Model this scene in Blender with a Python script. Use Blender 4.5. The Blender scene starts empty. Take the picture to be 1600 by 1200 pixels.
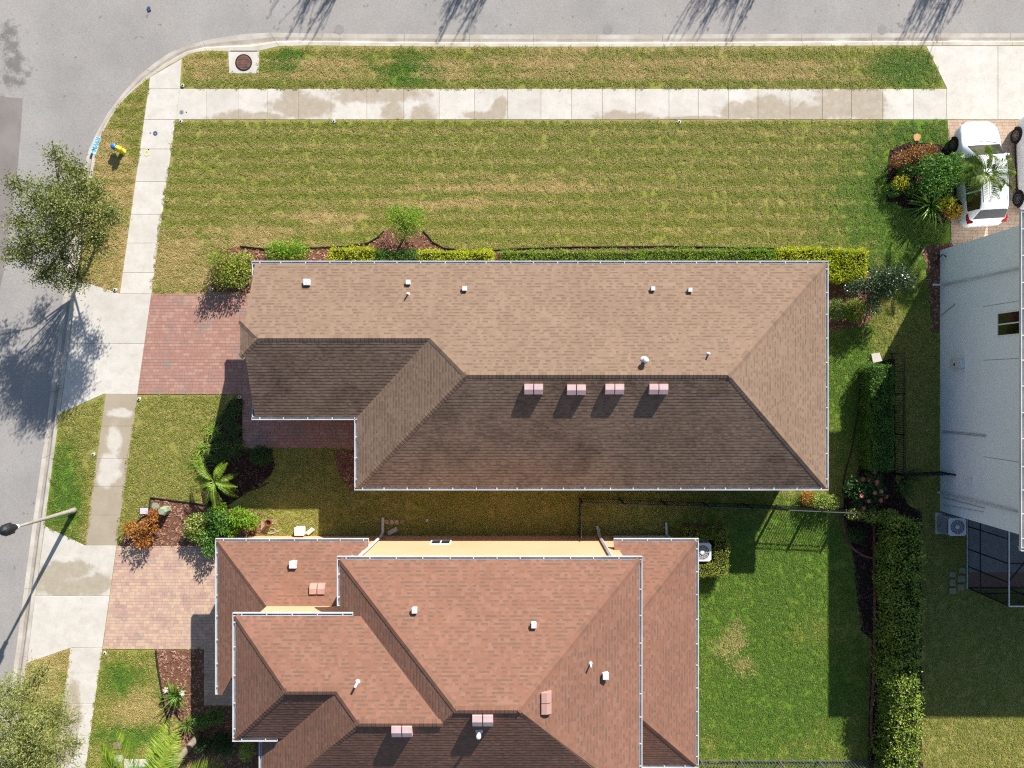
import bpy, math, random
import numpy as np
from mathutils import Vector, Matrix

R = math.radians
sc = bpy.context.scene
COL = sc.collection

# ------------------------------------------------------------------ camera, sky, sun, exposure
F, CAMH = 1110.0, 34.7            # focal length in pixels of a 1600 px wide frame; drone height in metres
cd = bpy.data.cameras.new('camera')
cd.sensor_width = 36.0
cd.lens = 36.0 * F / 1600.0
cd.clip_start, cd.clip_end = 0.5, 2000.0
cam = bpy.data.objects.new('camera', cd)
COL.objects.link(cam)
cam.location = (0, 0, CAMH)
sc.camera = cam

SUN_EL = R(29.4)
SUN_AZ = math.atan2(0.468, 0.884)          # clockwise from +Y
SUN_DIR = Vector((math.sin(SUN_AZ) * math.cos(SUN_EL), math.cos(SUN_AZ) * math.cos(SUN_EL), math.sin(SUN_EL)))
wd = bpy.data.worlds.new('World')
sc.world = wd
wd.use_nodes = True
wt = wd.node_tree
sky = wt.nodes.new('ShaderNodeTexSky')
sky.sky_type = 'NISHITA'
sky.sun_disc = False
sky.sun_elevation = SUN_EL
sky.sun_rotation = SUN_AZ
sky.air_density, sky.dust_density, sky.ozone_density = 1.0, 0.6, 2.0
wt.links.new(sky.outputs[0], wt.nodes['Background'].inputs[0])
wt.nodes['Background'].inputs[1].default_value = 0.078
sl = bpy.data.lights.new('sun', 'SUN')
sl.energy = 5.0
sl.angle = R(0.5)
sl.color = (1.0, 0.955, 0.89)
sun = bpy.data.objects.new('sun', sl)
COL.objects.link(sun)
sun.rotation_euler = SUN_DIR.to_track_quat('Z', 'Y').to_euler()
sun.location = (15, 28, 20)
sc.view_settings.view_transform = 'Standard'
sc.view_settings.look = 'None'
sc.view_settings.gamma = 1.0
sc.view_settings.use_curve_mapping = False
sc.view_settings.exposure = 0.75
sc.render.engine = 'CYCLES'
sc.cycles.max_bounces = 3
sc.cycles.diffuse_bounces = 3
sc.cycles.adaptive_threshold = 0.008
sc.cycles.transparent_max_bounces = 8
sc.cycles.use_denoising = False
sc.cycles.filter_width = 1.2

# ------------------------------------------------------------------ helpers
def G(u, v, h=0.0):
    k = (CAMH - h) / F
    return ((u - 800.0) * k, (600.0 - v) * k)

def W(u, v, h=0.0):
    x, y = G(u, v, h)
    return (x, y, h)

def GP(pts, h=0.0):
    return [G(u, v, h) for u, v in pts]

def C8(r, g, b):
    def f(c):
        c /= 255.0
        return c / 12.92 if c <= 0.04045 else ((c + 0.055) / 1.055) ** 2.4
    return (f(r), f(g), f(b), 1.0)

ORI = {}

def set_tags(o, label=None, cat=None, group=None, kind=None):
    if label: o['label'] = label
    if cat: o['category'] = cat
    if group: o['group'] = group
    if kind: o['kind'] = kind
    return o

def link(o, parent=None, world=True):
    COL.objects.link(o)
    if parent is not None:
        o.parent = parent
        if world:
            L = ORI.get(parent.name, (0, 0, 0))
            o.location = (-L[0], -L[1], -L[2])
    return o

def thing(name, label, cat, loc=(0, 0, 0), group=None):
    o = bpy.data.objects.new(name, None)
    COL.objects.link(o)
    o.location = loc
    o.empty_display_size = 0.2
    ORI[o.name] = tuple(loc)
    return set_tags(o, label, cat, group)

def dup(root, loc=None, rotz=None, label=None, group=None, scale=None):
    r = root.copy()
    COL.objects.link(r)
    if loc is not None: r.location = loc
    if rotz is not None: r.rotation_euler = (0, 0, rotz)
    if scale is not None: r.scale = (scale, scale, scale)
    if label: r['label'] = label
    if group: r['group'] = group
    for ch in list(root.children):
        c = ch.copy()
        COL.objects.link(c)
        c.parent = r
        for g in list(ch.children):
            d = g.copy()
            COL.objects.link(d)
            d.parent = c
    return r

def raw_mesh(name, V, Fc, m=None, attr=None, smooth=False):
    me = bpy.data.meshes.new(name)
    me.from_pydata(V if isinstance(V, list) else V.tolist(), [], Fc if isinstance(Fc, list) else Fc.tolist())
    if attr is not None:
        at = me.attributes.new('tab', 'FLOAT', 'FACE')
        at.data.foreach_set('value', np.asarray(attr, dtype=np.float32))
    if smooth:
        me.polygons.foreach_set('use_smooth', np.ones(len(me.polygons), dtype=bool))
    if m is not None: me.materials.append(m)
    me.update()
    return me

def mobj(name, me, parent=None, kind=None, world=True):
    o = bpy.data.objects.new(name, me)
    link(o, parent, world)
    if kind: o['kind'] = kind
    return o

class MB:
    def __init__(s):
        s.v, s.f, s.a, s.hasa = [], [], [], False
    def add(s, vs, fs, a=None):
        n = len(s.v)
        s.v += [tuple(q) for q in vs]
        s.f += [tuple(i + n for i in f) for f in fs]
        if a is not None: s.hasa = True
        s.a += [a or 0.0] * len(fs)
        return s
    def box(s, x0, x1, y0, y1, z0, z1, a=None):
        v = [(x, y, z) for z in (z0, z1) for y in (y0, y1) for x in (x0, x1)]
        return s.add(v, [(0, 2, 3, 1), (4, 5, 7, 6), (0, 1, 5, 4), (2, 6, 7, 3), (0, 4, 6, 2), (1, 3, 7, 5)], a)
    def obox(s, c, size, rz=0.0, ry=0.0, rx=0.0, a=None):
        M = Matrix.Rotation(rz, 3, 'Z') @ Matrix.Rotation(ry, 3, 'Y') @ Matrix.Rotation(rx, 3, 'X')
        v = []
        for z in (-.5, .5):
            for y in (-.5, .5):
                for x in (-.5, .5):
                    q = M @ Vector((x * size[0], y * size[1], z * size[2]))
                    v.append((q.x + c[0], q.y + c[1], q.z + c[2]))
        return s.add(v, [(0, 2, 3, 1), (4, 5, 7, 6), (0, 1, 5, 4), (2, 6, 7, 3), (0, 4, 6, 2), (1, 3, 7, 5)], a)
    def prism(s, poly, z0, z1, a=None):
        n = len(poly)
        ar = sum(poly[i][0] * poly[(i + 1) % n][1] - poly[(i + 1) % n][0] * poly[i][1] for i in range(n))
        if ar < 0: poly = poly[::-1]
        v = [(x, y, z0) for x, y in poly] + [(x, y, z1) for x, y in poly]
        f = [tuple(range(n - 1, -1, -1)), tuple(range(n, 2 * n))]
        f += [(i, (i + 1) % n, n + (i + 1) % n, n + i) for i in range(n)]
        return s.add(v, f, a)
    def sheet(s, poly, z, a=None):
        n = len(poly)
        ar = sum(poly[i][0] * poly[(i + 1) % n][1] - poly[(i + 1) % n][0] * poly[i][1] for i in range(n))
        if ar < 0: poly = poly[::-1]
        return s.add([(x, y, z) for x, y in poly], [tuple(range(n))], a)
    def tube(s, pts, rad, n=7, cap=True, a=None):
        pts = [Vector(p) for p in pts]
        if not hasattr(rad, '__len__'): rad = [rad] * len(pts)
        v, f = [], []
        prev = None
        for i, p in enumerate(pts):
            d = (pts[min(i + 1, len(pts) - 1)] - pts[max(i - 1, 0)])
            d = d.normalized() if d.length > 1e-9 else Vector((0, 0, 1))
            ref = prev if prev is not None else (Vector((0, 0, 1)) if abs(d.z) < .9 else Vector((1, 0, 0)))
            x = (ref - d * ref.dot(d))
            x = x.normalized() if x.length > 1e-6 else d.orthogonal().normalized()
            prev = x
            y = d.cross(x)
            for k in range(n):
                t = 2 * math.pi * k / n
                q = p + (x * math.cos(t) + y * math.sin(t)) * rad[i]
                v.append(tuple(q))
        for i in range(len(pts) - 1):
            for k in range(n):
                f.append((i * n + k, i * n + (k + 1) % n, (i + 1) * n + (k + 1) % n, (i + 1) * n + k))
        if cap:
            f.append(tuple(range(n - 1, -1, -1)))
            f.append(tuple(range((len(pts) - 1) * n, len(pts) * n)))
        return s.add(v, f, a)
    def lathe(s, prof, c=(0, 0, 0), n=16, a=None):
        v, f = [], []
        for r, z in prof:
            for k in range(n):
                t = 2 * math.pi * k / n
                v.append((c[0] + r * math.cos(t), c[1] + r * math.sin(t), c[2] + z))
        for i in range(len(prof) - 1):
            for k in range(n):
                f.append((i * n + k, i * n + (k + 1) % n, (i + 1) * n + (k + 1) % n, (i + 1) * n + k))
        f.append(tuple(range(n - 1, -1, -1)))
        f.append(tuple(range((len(prof) - 1) * n, len(prof) * n)))
        return s.add(v, f, a)
    def mesh(s, name, m, smooth=False):
        return raw_mesh(name, s.v, s.f, m, s.a if s.hasa else None, smooth)
    def build(s, name, m, parent=None, kind=None, smooth=False, world=True):
        return mobj(name, s.mesh(name, m, smooth), parent, kind, world)

def inside(poly, P):
    """vectorised point in polygon"""
    x, y = P[:, 0], P[:, 1]
    r = np.zeros(len(P), bool)
    n = len(poly)
    for i in range(n):
        x0, y0 = poly[i]
        x1, y1 = poly[(i + 1) % n]
        if y0 == y1: continue
        c = ((y0 > y) != (y1 > y)) & (x < (x1 - x0) * (y - y0) / (y1 - y0) + x0)
        r ^= c
    return r

def clip_convex(poly, conv):
    """Sutherland-Hodgman, both counter-clockwise"""
    out = poly
    n = len(conv)
    for i in range(n):
        ax, ay = conv[i]
        bx, by = conv[(i + 1) % n]
        inp, out = out, []
        for k in range(len(inp)):
            p, q = inp[k - 1], inp[k]
            sp = (bx - ax) * (p[1] - ay) - (by - ay) * (p[0] - ax)
            sq = (bx - ax) * (q[1] - ay) - (by - ay) * (q[0] - ax)
            if sq >= 0:
                if sp < 0:
                    t = sp / (sp - sq)
                    out.append((p[0] + t * (q[0] - p[0]), p[1] + t * (q[1] - p[1])))
                out.append(q)
            elif sp >= 0:
                t = sp / (sp - sq)
                out.append((p[0] + t * (q[0] - p[0]), p[1] + t * (q[1] - p[1])))
        if len(out) < 3: return []
    return out

def ccw(poly):
    n = len(poly)
    ar = sum(poly[i][0] * poly[(i + 1) % n][1] - poly[(i + 1) % n][0] * poly[i][1] for i in range(n))
    return poly if ar > 0 else poly[::-1]

# ------------------------------------------------------------------ materials
class NT:
    def __init__(s, name):
        s.m = bpy.data.materials.new(name)
        s.m.use_nodes = True
        s.t = s.m.node_tree
        s.b = s.t.nodes['Principled BSDF']
        s.out = s.t.nodes['Material Output']
    def n(s, typ, **kw):
        nd = s.t.nodes.new('ShaderNode' + typ)
        for k, v in kw.items(): setattr(nd, k, v)
        return nd
    def put(s, sock, val):
        if isinstance(val, bpy.types.NodeSocket): s.t.links.new(val, sock)
        else: sock.default_value = val
    def pos(s):
        if not hasattr(s, '_p'): s._p = s.n('NewGeometry').outputs['Position']
        return s._p
    def noise(s, scale, detail=3.0, rough=.55, vec=None, dist=0.0):
        nd = s.n('TexNoise')
        s.put(nd.inputs['Vector'], vec if vec is not None else s.pos())
        nd.inputs['Scale'].default_value = scale
        nd.inputs['Detail'].default_value = detail
        nd.inputs['Roughness'].default_value = rough
        nd.inputs['Distortion'].default_value = dist
        return nd.outputs[0]
    def map(s, val, a, b, c=0.0, d=1.0, smooth=False):
        nd = s.n('MapRange')
        if smooth: nd.interpolation_type = 'SMOOTHSTEP'
        s.put(nd.inputs[0], val)
        for i, q in enumerate((a, b, c, d)): s.put(nd.inputs[1 + i], q)
        return nd.outputs[0]
    def math(s, op, a, b=0.0, c=None, clamp=False):
        nd = s.n('Math', operation=op, use_clamp=clamp)
        s.put(nd.inputs[0], a)
        s.put(nd.inputs[1], b)
        if c is not None: s.put(nd.inputs[2], c)
        return nd.outputs[0]
    def mix(s, f, a, b, mode='MIX'):
        nd = s.n('Mix', data_type='RGBA', blend_type=mode)
        s.put(nd.inputs[0], f)
        s.put(nd.inputs[6], a)
        s.put(nd.inputs[7], b)
        return nd.outputs[2]
    def ramp(s, fac, stops, interp='LINEAR'):
        nd = s.n('ValToRGB')
        cr = nd.color_ramp
        cr.interpolation = interp
        while len(cr.elements) < len(stops): cr.elements.new(0.5)
        for e, (p, c) in zip(cr.elements, stops):
            e.position = p
            e.color = c
        s.put(nd.inputs[0], fac)
        return nd.outputs[0]
    def attr(s, name='tab'):
        nd = s.n('Attribute')
        nd.attribute_name = name
        return nd.outputs['Fac']
    def island(s):
        return s.n('NewGeometry').outputs['Random Per Island']
    def objrand(s):
        return s.n('ObjectInfo').outputs['Random']
    def spots(s, lst, warp=0.5, wscale=1.2):
        """max of soft world-space ellipses (x, y, rx, ry), edges broken up by noise; shapes of dirt and dry patches"""
        sep = s.n('SeparateXYZ')
        s.put(sep.inputs[0], s.pos())
        nz = s.map(s.noise(wscale, 4, .65), .3, .7, -warp, warp)
        cur = None
        for x, y, rx, ry in lst:
            dx = s.math('MULTIPLY', s.math('SUBTRACT', sep.outputs[0], x), 1 / rx)
            dy = s.math('MULTIPLY', s.math('SUBTRACT', sep.outputs[1], y), 1 / ry)
            d = s.math('SQRT', s.math('ADD', s.math('MULTIPLY', dx, dx), s.math('MULTIPLY', dy, dy)))
            cur = d if cur is None else s.math('MINIMUM', cur, d)
        return s.math('ADD', cur, nz)
    def base(s, col): s.put(s.b.inputs['Base Color'], col)
    def rough(s, v, spec=.3):
        s.put(s.b.inputs['Roughness'], v)
        s.b.inputs['Specular IOR Level'].default_value = spec
    def bump(s, h, dist=.01, strength=.5):
        nd = s.n('Bump')
        s.put(nd.inputs['Height'], h)
        nd.inputs['Distance'].default_value = dist
        nd.inputs['Strength'].default_value = strength
        s.t.links.new(nd.outputs[0], s.b.inputs['Normal'])

def plain(name, col, col2=None, scale=3.0, rough=.7, spec=.3, metal=0.0, grain=0.12, bump=0.0, bscale=60.0):
    t = NT(name)
    c = col
    if col2 is not None: c = t.mix(t.map(t.noise(scale, 4, .6), .35, .65), col, col2)
    if grain:
        g = t.map(t.noise(40.0, 2, .6), .25, .75, 1 - grain, 1 + grain)
        c = t.mix(1.0, c, g, 'MULTIPLY')
    t.base(c)
    t.rough(rough, spec)
    t.b.inputs['Metallic'].default_value = metal
    if bump: t.bump(t.noise(bscale, 3, .6), bump, .6)
    return t.m

def leafmat(name, stops, trans=.3, rough=.45, spec=.35, nscale=1.5, namt=.35):
    """foliage: colour per leaf, drifting slowly over the plant"""
    t = NT(name)
    r = t.math('ADD', t.math('MULTIPLY', t.island(), 1 - namt), t.math('MULTIPLY', t.map(t.noise(nscale, 2), .3, .7), namt))
    n = len(stops)
    c = t.ramp(r, [(i / max(1, n - 1) * .9 + .05, q) for i, q in enumerate(stops)])
    t.base(c)
    t.rough(rough, spec)
    tr = t.n('BsdfTranslucent')
    t.put(tr.inputs[0], t.mix(1.0, c, (1.0, 1.0, .55, 1), 'MULTIPLY'))
    mx = t.n('MixShader')
    mx.inputs[0].default_value = trans
    t.t.links.new(t.b.outputs[0], mx.inputs[1])
    t.t.links.new(tr.outputs[0], mx.inputs[2])
    t.t.links.new(mx.outputs[0], t.out.inputs[0])
    return t.m

def m_asphalt():
    t = NT('asphalt')
    a = t.map(t.noise(.35, 4, .6), .35, .65)
    c = t.mix(a, C8(150, 146, 141), C8(163, 158, 152))
    pk = t.map(t.noise(.16, 2), .45, .6)
    c = t.mix(t.math('MULTIPLY', pk, .5), c, C8(160, 152, 146))
    fine = t.map(t.noise(28, 3, .75), .3, .7, .80, 1.2)
    c = t.mix(1.0, c, fine, 'MULTIPLY')
    # old tyre scuffs and oil marks
    st = t.spots([(*G(20, 105), .7, 1.1), (*G(10, 60), .6, .8), (*G(8, 170), .5, .9)], .9, 2.2)
    c = t.mix(t.map(st, .35, 1.1, .62, 0.0), c, C8(92, 88, 85))
    sp = t.map(t.noise(3.1, 2, .5), .70, .735)
    c = t.mix(t.math('MULTIPLY', sp, .5), c, C8(100, 95, 92))
    ag = t.map(t.noise(11, 4, .8), .35, .7, .93, 1.07)
    c = t.mix(1.0, c, ag, 'MULTIPLY')
    t.base(c)
    t.rough(.9, .2)
    t.bump(t.noise(90, 2, .7), .006, .7)
    return t.m

def m_concrete(name, spots=None, ca=C8(202, 195, 183), cb=C8(213, 207, 197), stain=C8(166, 151, 130), soft=.30):
    t = NT(name)
    c = t.mix(t.map(t.noise(.9, 4, .6), .35, .65), ca, cb)
    orr = t.map(t.objrand(), 0, 1, .93, 1.04)
    c = t.mix(1.0, c, orr, 'MULTIPLY')
    fl = t.map(t.noise(22, 3, .7), .3, .75, .93, 1.06)
    c = t.mix(1.0, c, fl, 'MULTIPLY')
    gr = t.map(t.noise(2.3, 5, .72), .45, .75, 0.0, .38)
    c = t.mix(gr, c, C8(172, 160, 142))
    sp = t.map(t.noise(7, 2, .5), .70, .76)
    c = t.mix(t.math('MULTIPLY', sp, .45), c, C8(120, 108, 96))
    if spots:
        d = t.spots(spots, .45, 1.3)
        k = t.map(d, 1.0 - soft, 1.0 + soft, 1.0, 0.0, True)
        mott = t.map(t.noise(3.5, 4, .7), .3, .7, .65, 1.0)
        c = t.mix(t.math('MULTIPLY', k, mott), c, stain)
    t.base(c)
    t.rough(.85, .25)
    t.bump(t.noise(120, 2, .7), .003, .5)
    return t.m

def m_kerb():
    t = NT('kerb_concrete')
    c = t.mix(t.map(t.noise(1.1, 4, .6), .35, .65), C8(180, 170, 156), C8(204, 196, 183))
    a = t.attr('tab')                       # 0 road side, 1 back of kerb
    band = t.math('SUBTRACT', 1.0, t.math('MULTIPLY', t.math('ABSOLUTE', t.math('SUBTRACT', a, .5)), 5.0), clamp=True)
    nz = t.map(t.noise(.9, 4, .7), .40, .68)
    c = t.mix(t.math('MULTIPLY', band, t.map(nz, 0, 1, .42, .95)), c, C8(92, 78, 64))
    c = t.mix(1.0, c, t.map(t.noise(25, 3, .7), .3, .75, .9, 1.07), 'MULTIPLY')
    t.base(c)
    t.rough(.88, .2)
    return t.m

def m_shingle(name, stops, algae=0.0, mott=.12):
    t = NT(name)
    r = t.attr('tab')
    n = len(stops)
    c = t.ramp(r, [(i / (n - 1), q) for i, q in enumerate(stops)])
    g = t.map(t.noise(55, 3, .75), .3, .7, .82, 1.18)
    c = t.mix(1.0, c, g, 'MULTIPLY')
    w = t.map(t.noise(.45, 3, .6), .35, .65, 1 - mott * .5, 1 + mott * .4)
    c = t.mix(1.0, c, w, 'MULTIPLY')
    if algae:
        d = t.map(t.noise(.55, 5, .72, dist=.3), .47, .72)
        d2 = t.map(t.noise(4.5, 3, .7), .35, .65, .45, 1.0)
        c = t.mix(t.math('MULTIPLY', t.math('MULTIPLY', d, d2), algae), c, C8(58, 45, 36))
    t.base(c)
    t.rough(.92, .15)
    return t.m

def m_paver(name, stops, clust=None, z=.5):
    t = NT(name)
    r = t.math('ADD', t.math('MULTIPLY', t.attr('tab'), .6), t.math('MULTIPLY', t.map(t.noise(1.6, 2), .3, .7), .4))
    n = len(stops)
    c = t.ramp(r, [(i / (n - 1), q) for i, q in enumerate(stops)])
    if clust is not None:
        k = t.map(t.noise(1.1, 2, .5), .56, .62)
        kk = t.math('MULTIPLY', k, t.map(t.attr('tab'), .3, .7))
        c = t.mix(t.math('MULTIPLY', kk, .8), c, clust)
    c = t.mix(1.0, c, t.map(t.noise(45, 3, .7), .3, .7, .85, 1.15), 'MULTIPLY')
    t.base(c)
    t.rough(.85, .25)
    return t.m

# lawn colour fields: dry (straw) share and lush share, in world metres
DRY = [(*G(185, 400), 2.2, 3.2), (*G(175, 300), 1.6, 2.0), (*G(165, 250), 1.0, 1.5), (*G(120, 450), 2.0, 1.0), (*G(320, 430), 2.6, 1.1), (*G(280, 400), 1.4, 1.3), (*G(400, 370), 2.4, .6),
       (*G(870, 100), 3.4, .7), (*G(990, 105), 2.2, .6), (*G(1090, 100), 2.6, .6), (*G(320, 105), 1.0, .7),
       (*G(520, 105), 2.4, .6), (*G(1200, 110), 3.0, .5), (*G(700, 110), 2, .5), (*G(500, 340), 2.4, .5), (*G(820, 290), 5, .35), (*G(700, 320), 4, .3),
       (*G(1145, 1000), .9, 1.2), (*G(1165, 1035), .7, .7), (*G(215, 1110), 1.2, .9), (*G(60, 1040), 1.6, 2.0)]
LUSH = [(*G(1440, 240), 2.4, 2.6), (*G(1420, 110), 1.6, 1.0), (*G(1200, 900), 5.2, 3.4), (*G(1200, 1080), 5.4, 4.0), (*G(1250, 830), 3.0, 1.2),
        (*G(640, 110), 1.6, .8), (*G(1150, 980), 4.0, 3.4), (*G(100, 770), .9, 2.2), (*G(190, 1060), .9, .8), (*G(200, 1150), 1.5, .6), (*G(450, 95), .8, .6), (*G(1420, 330), 3.6, 4.0), (*G(1330, 600), 1.6, 3.5)]

def grass_fields(t):
    dry = t.map(t.spots(DRY, .55, .8), .35, 1.35, .62, 0.0)
    lush = t.map(t.spots(LUSH, .42, 1.1), .55, 1.40, 1.0, 0.0)
    sep = t.n('SeparateXYZ')
    t.put(sep.inputs[0], t.pos())
    # mowing passes run left to right over the big front lawn
    wob = t.math('MULTIPLY', t.noise(.35, 3), 3.5)
    st = t.math('SINE', t.math('ADD', t.math('MULTIPLY', sep.outputs[1], 9.2), wob))
    st = t.math('MULTIPLY', st, t.map(sep.outputs[1], 5.5, 7.5, 0.0, .20))
    nz = t.map(t.noise(1.7, 4, .6), .3, .7, -.16, .16)
    d = t.math('ADD', t.math('ADD', t.math('ADD', dry, .24), st), nz)
    d = t.math('SUBTRACT', d, t.math('MULTIPLY', lush, .34))
    return t.math('MAXIMUM', d, 0.03), lush

def m_grass():
    t = NT('grass_blades')
    d, lush = grass_fields(t)
    rnd = t.math('FRACT', t.math('ADD', t.island(), t.math('MULTIPLY', t.objrand(), 7.31)))
    isdry = t.math('LESS_THAN', rnd, d)
    r2 = t.math('FRACT', t.math('ADD', t.math('MULTIPLY', rnd, 13.7), t.objrand()))
    olive = t.ramp(r2, [(0, C8(124, 138, 52)), (.5, C8(152, 160, 70)), (1, C8(182, 184, 96))])
    green = t.ramp(r2, [(0, C8(82, 120, 40)), (.5, C8(106, 142, 52)), (1, C8(144, 168, 80))])
    straw = t.ramp(r2, [(0, C8(196, 172, 106)), (.5, C8(214, 192, 128)), (1, C8(228, 210, 152))])
    g = t.mix(lush, olive, green)
    c = t.mix(isdry, g, straw)
    t.base(c)
    t.rough(.6, .25)
    tr = t.n('BsdfTranslucent')
    t.put(tr.inputs[0], c)
    mx = t.n('MixShader')
    mx.inputs[0].default_value = .3
    t.t.links.new(t.b.outputs[0], mx.inputs[1])
    t.t.links.new(tr.outputs[0], mx.inputs[2])
    t.t.links.new(mx.outputs[0], t.out.inputs[0])
    return t.m

def m_soil():
    t = NT('lawn_thatch')
    d, lush = grass_fields(t)
    g = t.mix(lush, C8(140, 142, 66), C8(104, 134, 48))
    c = t.mix(t.map(d, .1, .8), g, C8(170, 148, 102))
    c = t.mix(1.0, c, t.map(t.noise(18, 3, .7), .3, .7, .7, 1.25), 'MULTIPLY')
    t.base(c)
    t.rough(.95, .1)
    t.bump(t.noise(30, 3, .7), .02, .8)
    return t.m

def m_mulch(name, stops):
    t = NT(name)
    r = t.math('FRACT', t.math('ADD', t.island(), t.math('MULTIPLY', t.objrand(), 3.7)))
    n = len(stops)
    c = t.ramp(r, [(i / (n - 1), q) for i, q in enumerate(stops)])
    t.base(c)
    t.rough(.9, .15)
    return t.m

def m_glass(name, col=(.02, .025, .03, 1), rough=.06):
    t = NT(name)
    t.base(col)
    t.rough(rough, .6)
    return t.m

def m_screen():
    t = NT('screen_mesh')
    t.base(C8(28, 27, 32))
    t.rough(.8, .1)
    tr = t.n('BsdfTransparent')
    mx = t.n('MixShader')
    mx.inputs[0].default_value = .62
    t.t.links.new(t.b.outputs[0], mx.inputs[1])
    t.t.links.new(tr.outputs[0], mx.inputs[2])
    t.t.links.new(mx.outputs[0], t.out.inputs[0])
    return t.m

def m_stucco(name, a, b, grime=None):
    t = NT(name)
    c = t.mix(t.map(t.noise(.5, 4, .6), .35, .65), a, b)
    c = t.mix(1.0, c, t.map(t.noise(30, 3, .7), .3, .7, .94, 1.05), 'MULTIPLY')
    t.base(c)
    t.rough(.9, .15)
    t.bump(t.noise(60, 3, .7), .002, .4)
    return t.m

M = {}
M['asphalt'] = m_asphalt()
M['asphalt_dark'] = plain('old_asphalt', C8(128, 121, 115), C8(142, 134, 128), .8, .92, .15, grain=.22)
M['plug'] = plain('asphalt_plug', C8(138, 135, 132), C8(148, 144, 140), 2, .92, .15, grain=.18)
M['kerb'] = m_kerb()
M['soil'] = m_soil()
M['far_ground'] = plain('far_ground', C8(96, 104, 60), C8(120, 118, 76), .15, .95, .1)
M['grass'] = m_grass()
ST_TOP = [(*G(395, 183), 2.0, .28), (*G(470, 168), 1.5, .6), (*G(455, 150), .5, .8), (*G(585, 148), 2.4, .42), (*G(615, 176), .7, .5), (*G(660, 178), .7, .4),
          (*G(755, 181), 1.0, .25), (*G(780, 170), .35, .6), (*G(975, 184), 1.4, .32), (*G(1090, 186), 2.6, .14), (*G(1150, 176), .8, .55), (*G(1200, 172), 1.7, .62), (*G(1262, 176), 1.4, .5), (*G(1325, 160), 1.6, .95), (*G(1350, 165), 1.0, .95)]
M['walk'] = m_concrete('sidewalk_concrete', ST_TOP)
ST_LEFT = [(*G(152, 795), 1.05, 1.35), (*G(150, 830), 1.0, .9), (*G(190, 655), .85, .9), (*G(165, 700), .3, 1.2), (*G(155, 745), .3, 1.0), (*G(183, 720), .25, .8), (*G(195, 625), .5, .4), (*G(110, 1110), .5, 1.4), (*G(100, 1160), .6, 1.0)]
M['walk_left'] = m_concrete('left_walk_concrete', ST_LEFT, stain=C8(166, 152, 130))
ST_APRON = [(*G(105, 890), 1.2, .45), (*G(110, 918), 1.9, .5), (*G(80, 905), .9, .6), (*G(150, 915), .9, .55)]
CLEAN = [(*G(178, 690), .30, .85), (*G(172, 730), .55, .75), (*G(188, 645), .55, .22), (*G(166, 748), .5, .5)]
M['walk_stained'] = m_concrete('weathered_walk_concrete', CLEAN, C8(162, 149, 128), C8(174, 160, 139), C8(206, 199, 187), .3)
M['apron'] = m_concrete('apron_concrete', None, C8(204, 197, 185), C8(214, 208, 198))
M['apron_stained'] = m_concrete('stained_apron_concrete', ST_APRON, C8(196, 189, 176), C8(210, 203, 192), C8(164, 152, 130))
M['concrete'] = m_concrete('plain_concrete')
M['paver_red'] = m_paver('red_pavers', [C8(158, 120, 107), C8(170, 131, 117), C8(164, 122, 109), C8(180, 143, 127), C8(162, 133, 121)], C8(146, 130, 120))
M['paver_tan'] = m_paver('tan_pavers', [C8(174, 142, 130), C8(188, 154, 140), C8(194, 164, 144), C8(204, 176, 148), C8(182, 148, 136)], C8(170, 144, 134))
M['paver_pale'] = m_paver('pale_pavers', [C8(176, 150, 128), C8(192, 166, 144), C8(200, 178, 156)], C8(170, 150, 132))
M['sand'] = plain('joint_sand', C8(110, 92, 78), C8(132, 112, 96), 3, .95, .1)
TAN = [C8(114, 94, 79), C8(122, 101, 85), C8(132, 110, 92), C8(136, 113, 95), C8(140, 118, 100)]
M['tan'] = m_shingle('tan_shingles', TAN, 0.0)
M['tan_algae'] = m_shingle('algae_stained_tan_shingles', TAN, .75)
TER = [C8(112, 90, 77), C8(121, 92, 77), C8(133, 96, 79), C8(136, 98, 81), C8(140, 105, 89)]
M['ter'] = m_shingle('terracotta_shingles', TER, 0.0)
M['ter_algae'] = m_shingle('weathered_terracotta_shingles', TER, .35)
M['grey_sh'] = m_shingle('grey_shingles', [C8(100, 94, 92), C8(122, 114, 110), C8(140, 132, 126)], 0.0)
M['deck'] = plain('roof_underlay', C8(80, 66, 56), None, 3, .95)
M['white'] = plain('white_gutter_metal', C8(208, 208, 208), C8(190, 191, 193), 1.2, .45, .4, grain=.05)
M['soffit'] = plain('soffit', C8(214, 208, 198), None, 3, .8)
M['stucco_tan'] = m_stucco('tan_stucco', C8(196, 176, 146), C8(206, 186, 156))
M['stucco_peach'] = m_stucco('peach_stucco', C8(204, 162, 126), C8(210, 168, 132))
M['stucco_white'] = m_stucco('white_stucco', C8(232, 237, 241), C8(238, 242, 245))
M['glass'] = m_glass('window_glass')
M['frame'] = plain('window_frame_paint', C8(230, 230, 228), None, 2, .5, .4, grain=.04)
M['pinkvent'] = plain('vent_metal', C8(214, 184, 180), C8(202, 172, 170), 2, .5, .4, grain=.06)
M['terravent'] = plain('terracotta_vent_metal', C8(188, 148, 136), C8(176, 136, 126), 2, .5, .4, grain=.06)
M['galv'] = plain('vent_white_metal', C8(222, 222, 220), C8(200, 200, 200), 5, .45, .5, grain=.06)
M['dark'] = plain('dark_gap', C8(30, 28, 28), None, 3, .9)
M['black'] = plain('black_metal', C8(30, 31, 34), C8(40, 41, 44), 3, .5, .4)
M['bark'] = plain('bark', C8(96, 84, 70), C8(128, 114, 98), 4, .95, .1, grain=.25, bump=.02, bscale=18)
M['palebark'] = plain('pale_bark', C8(150, 138, 122), C8(120, 108, 94), 4, .95, .1, grain=.2)
M['twig'] = plain('twig', C8(84, 72, 54), C8(62, 58, 36), 4, .95, .1)
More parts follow.
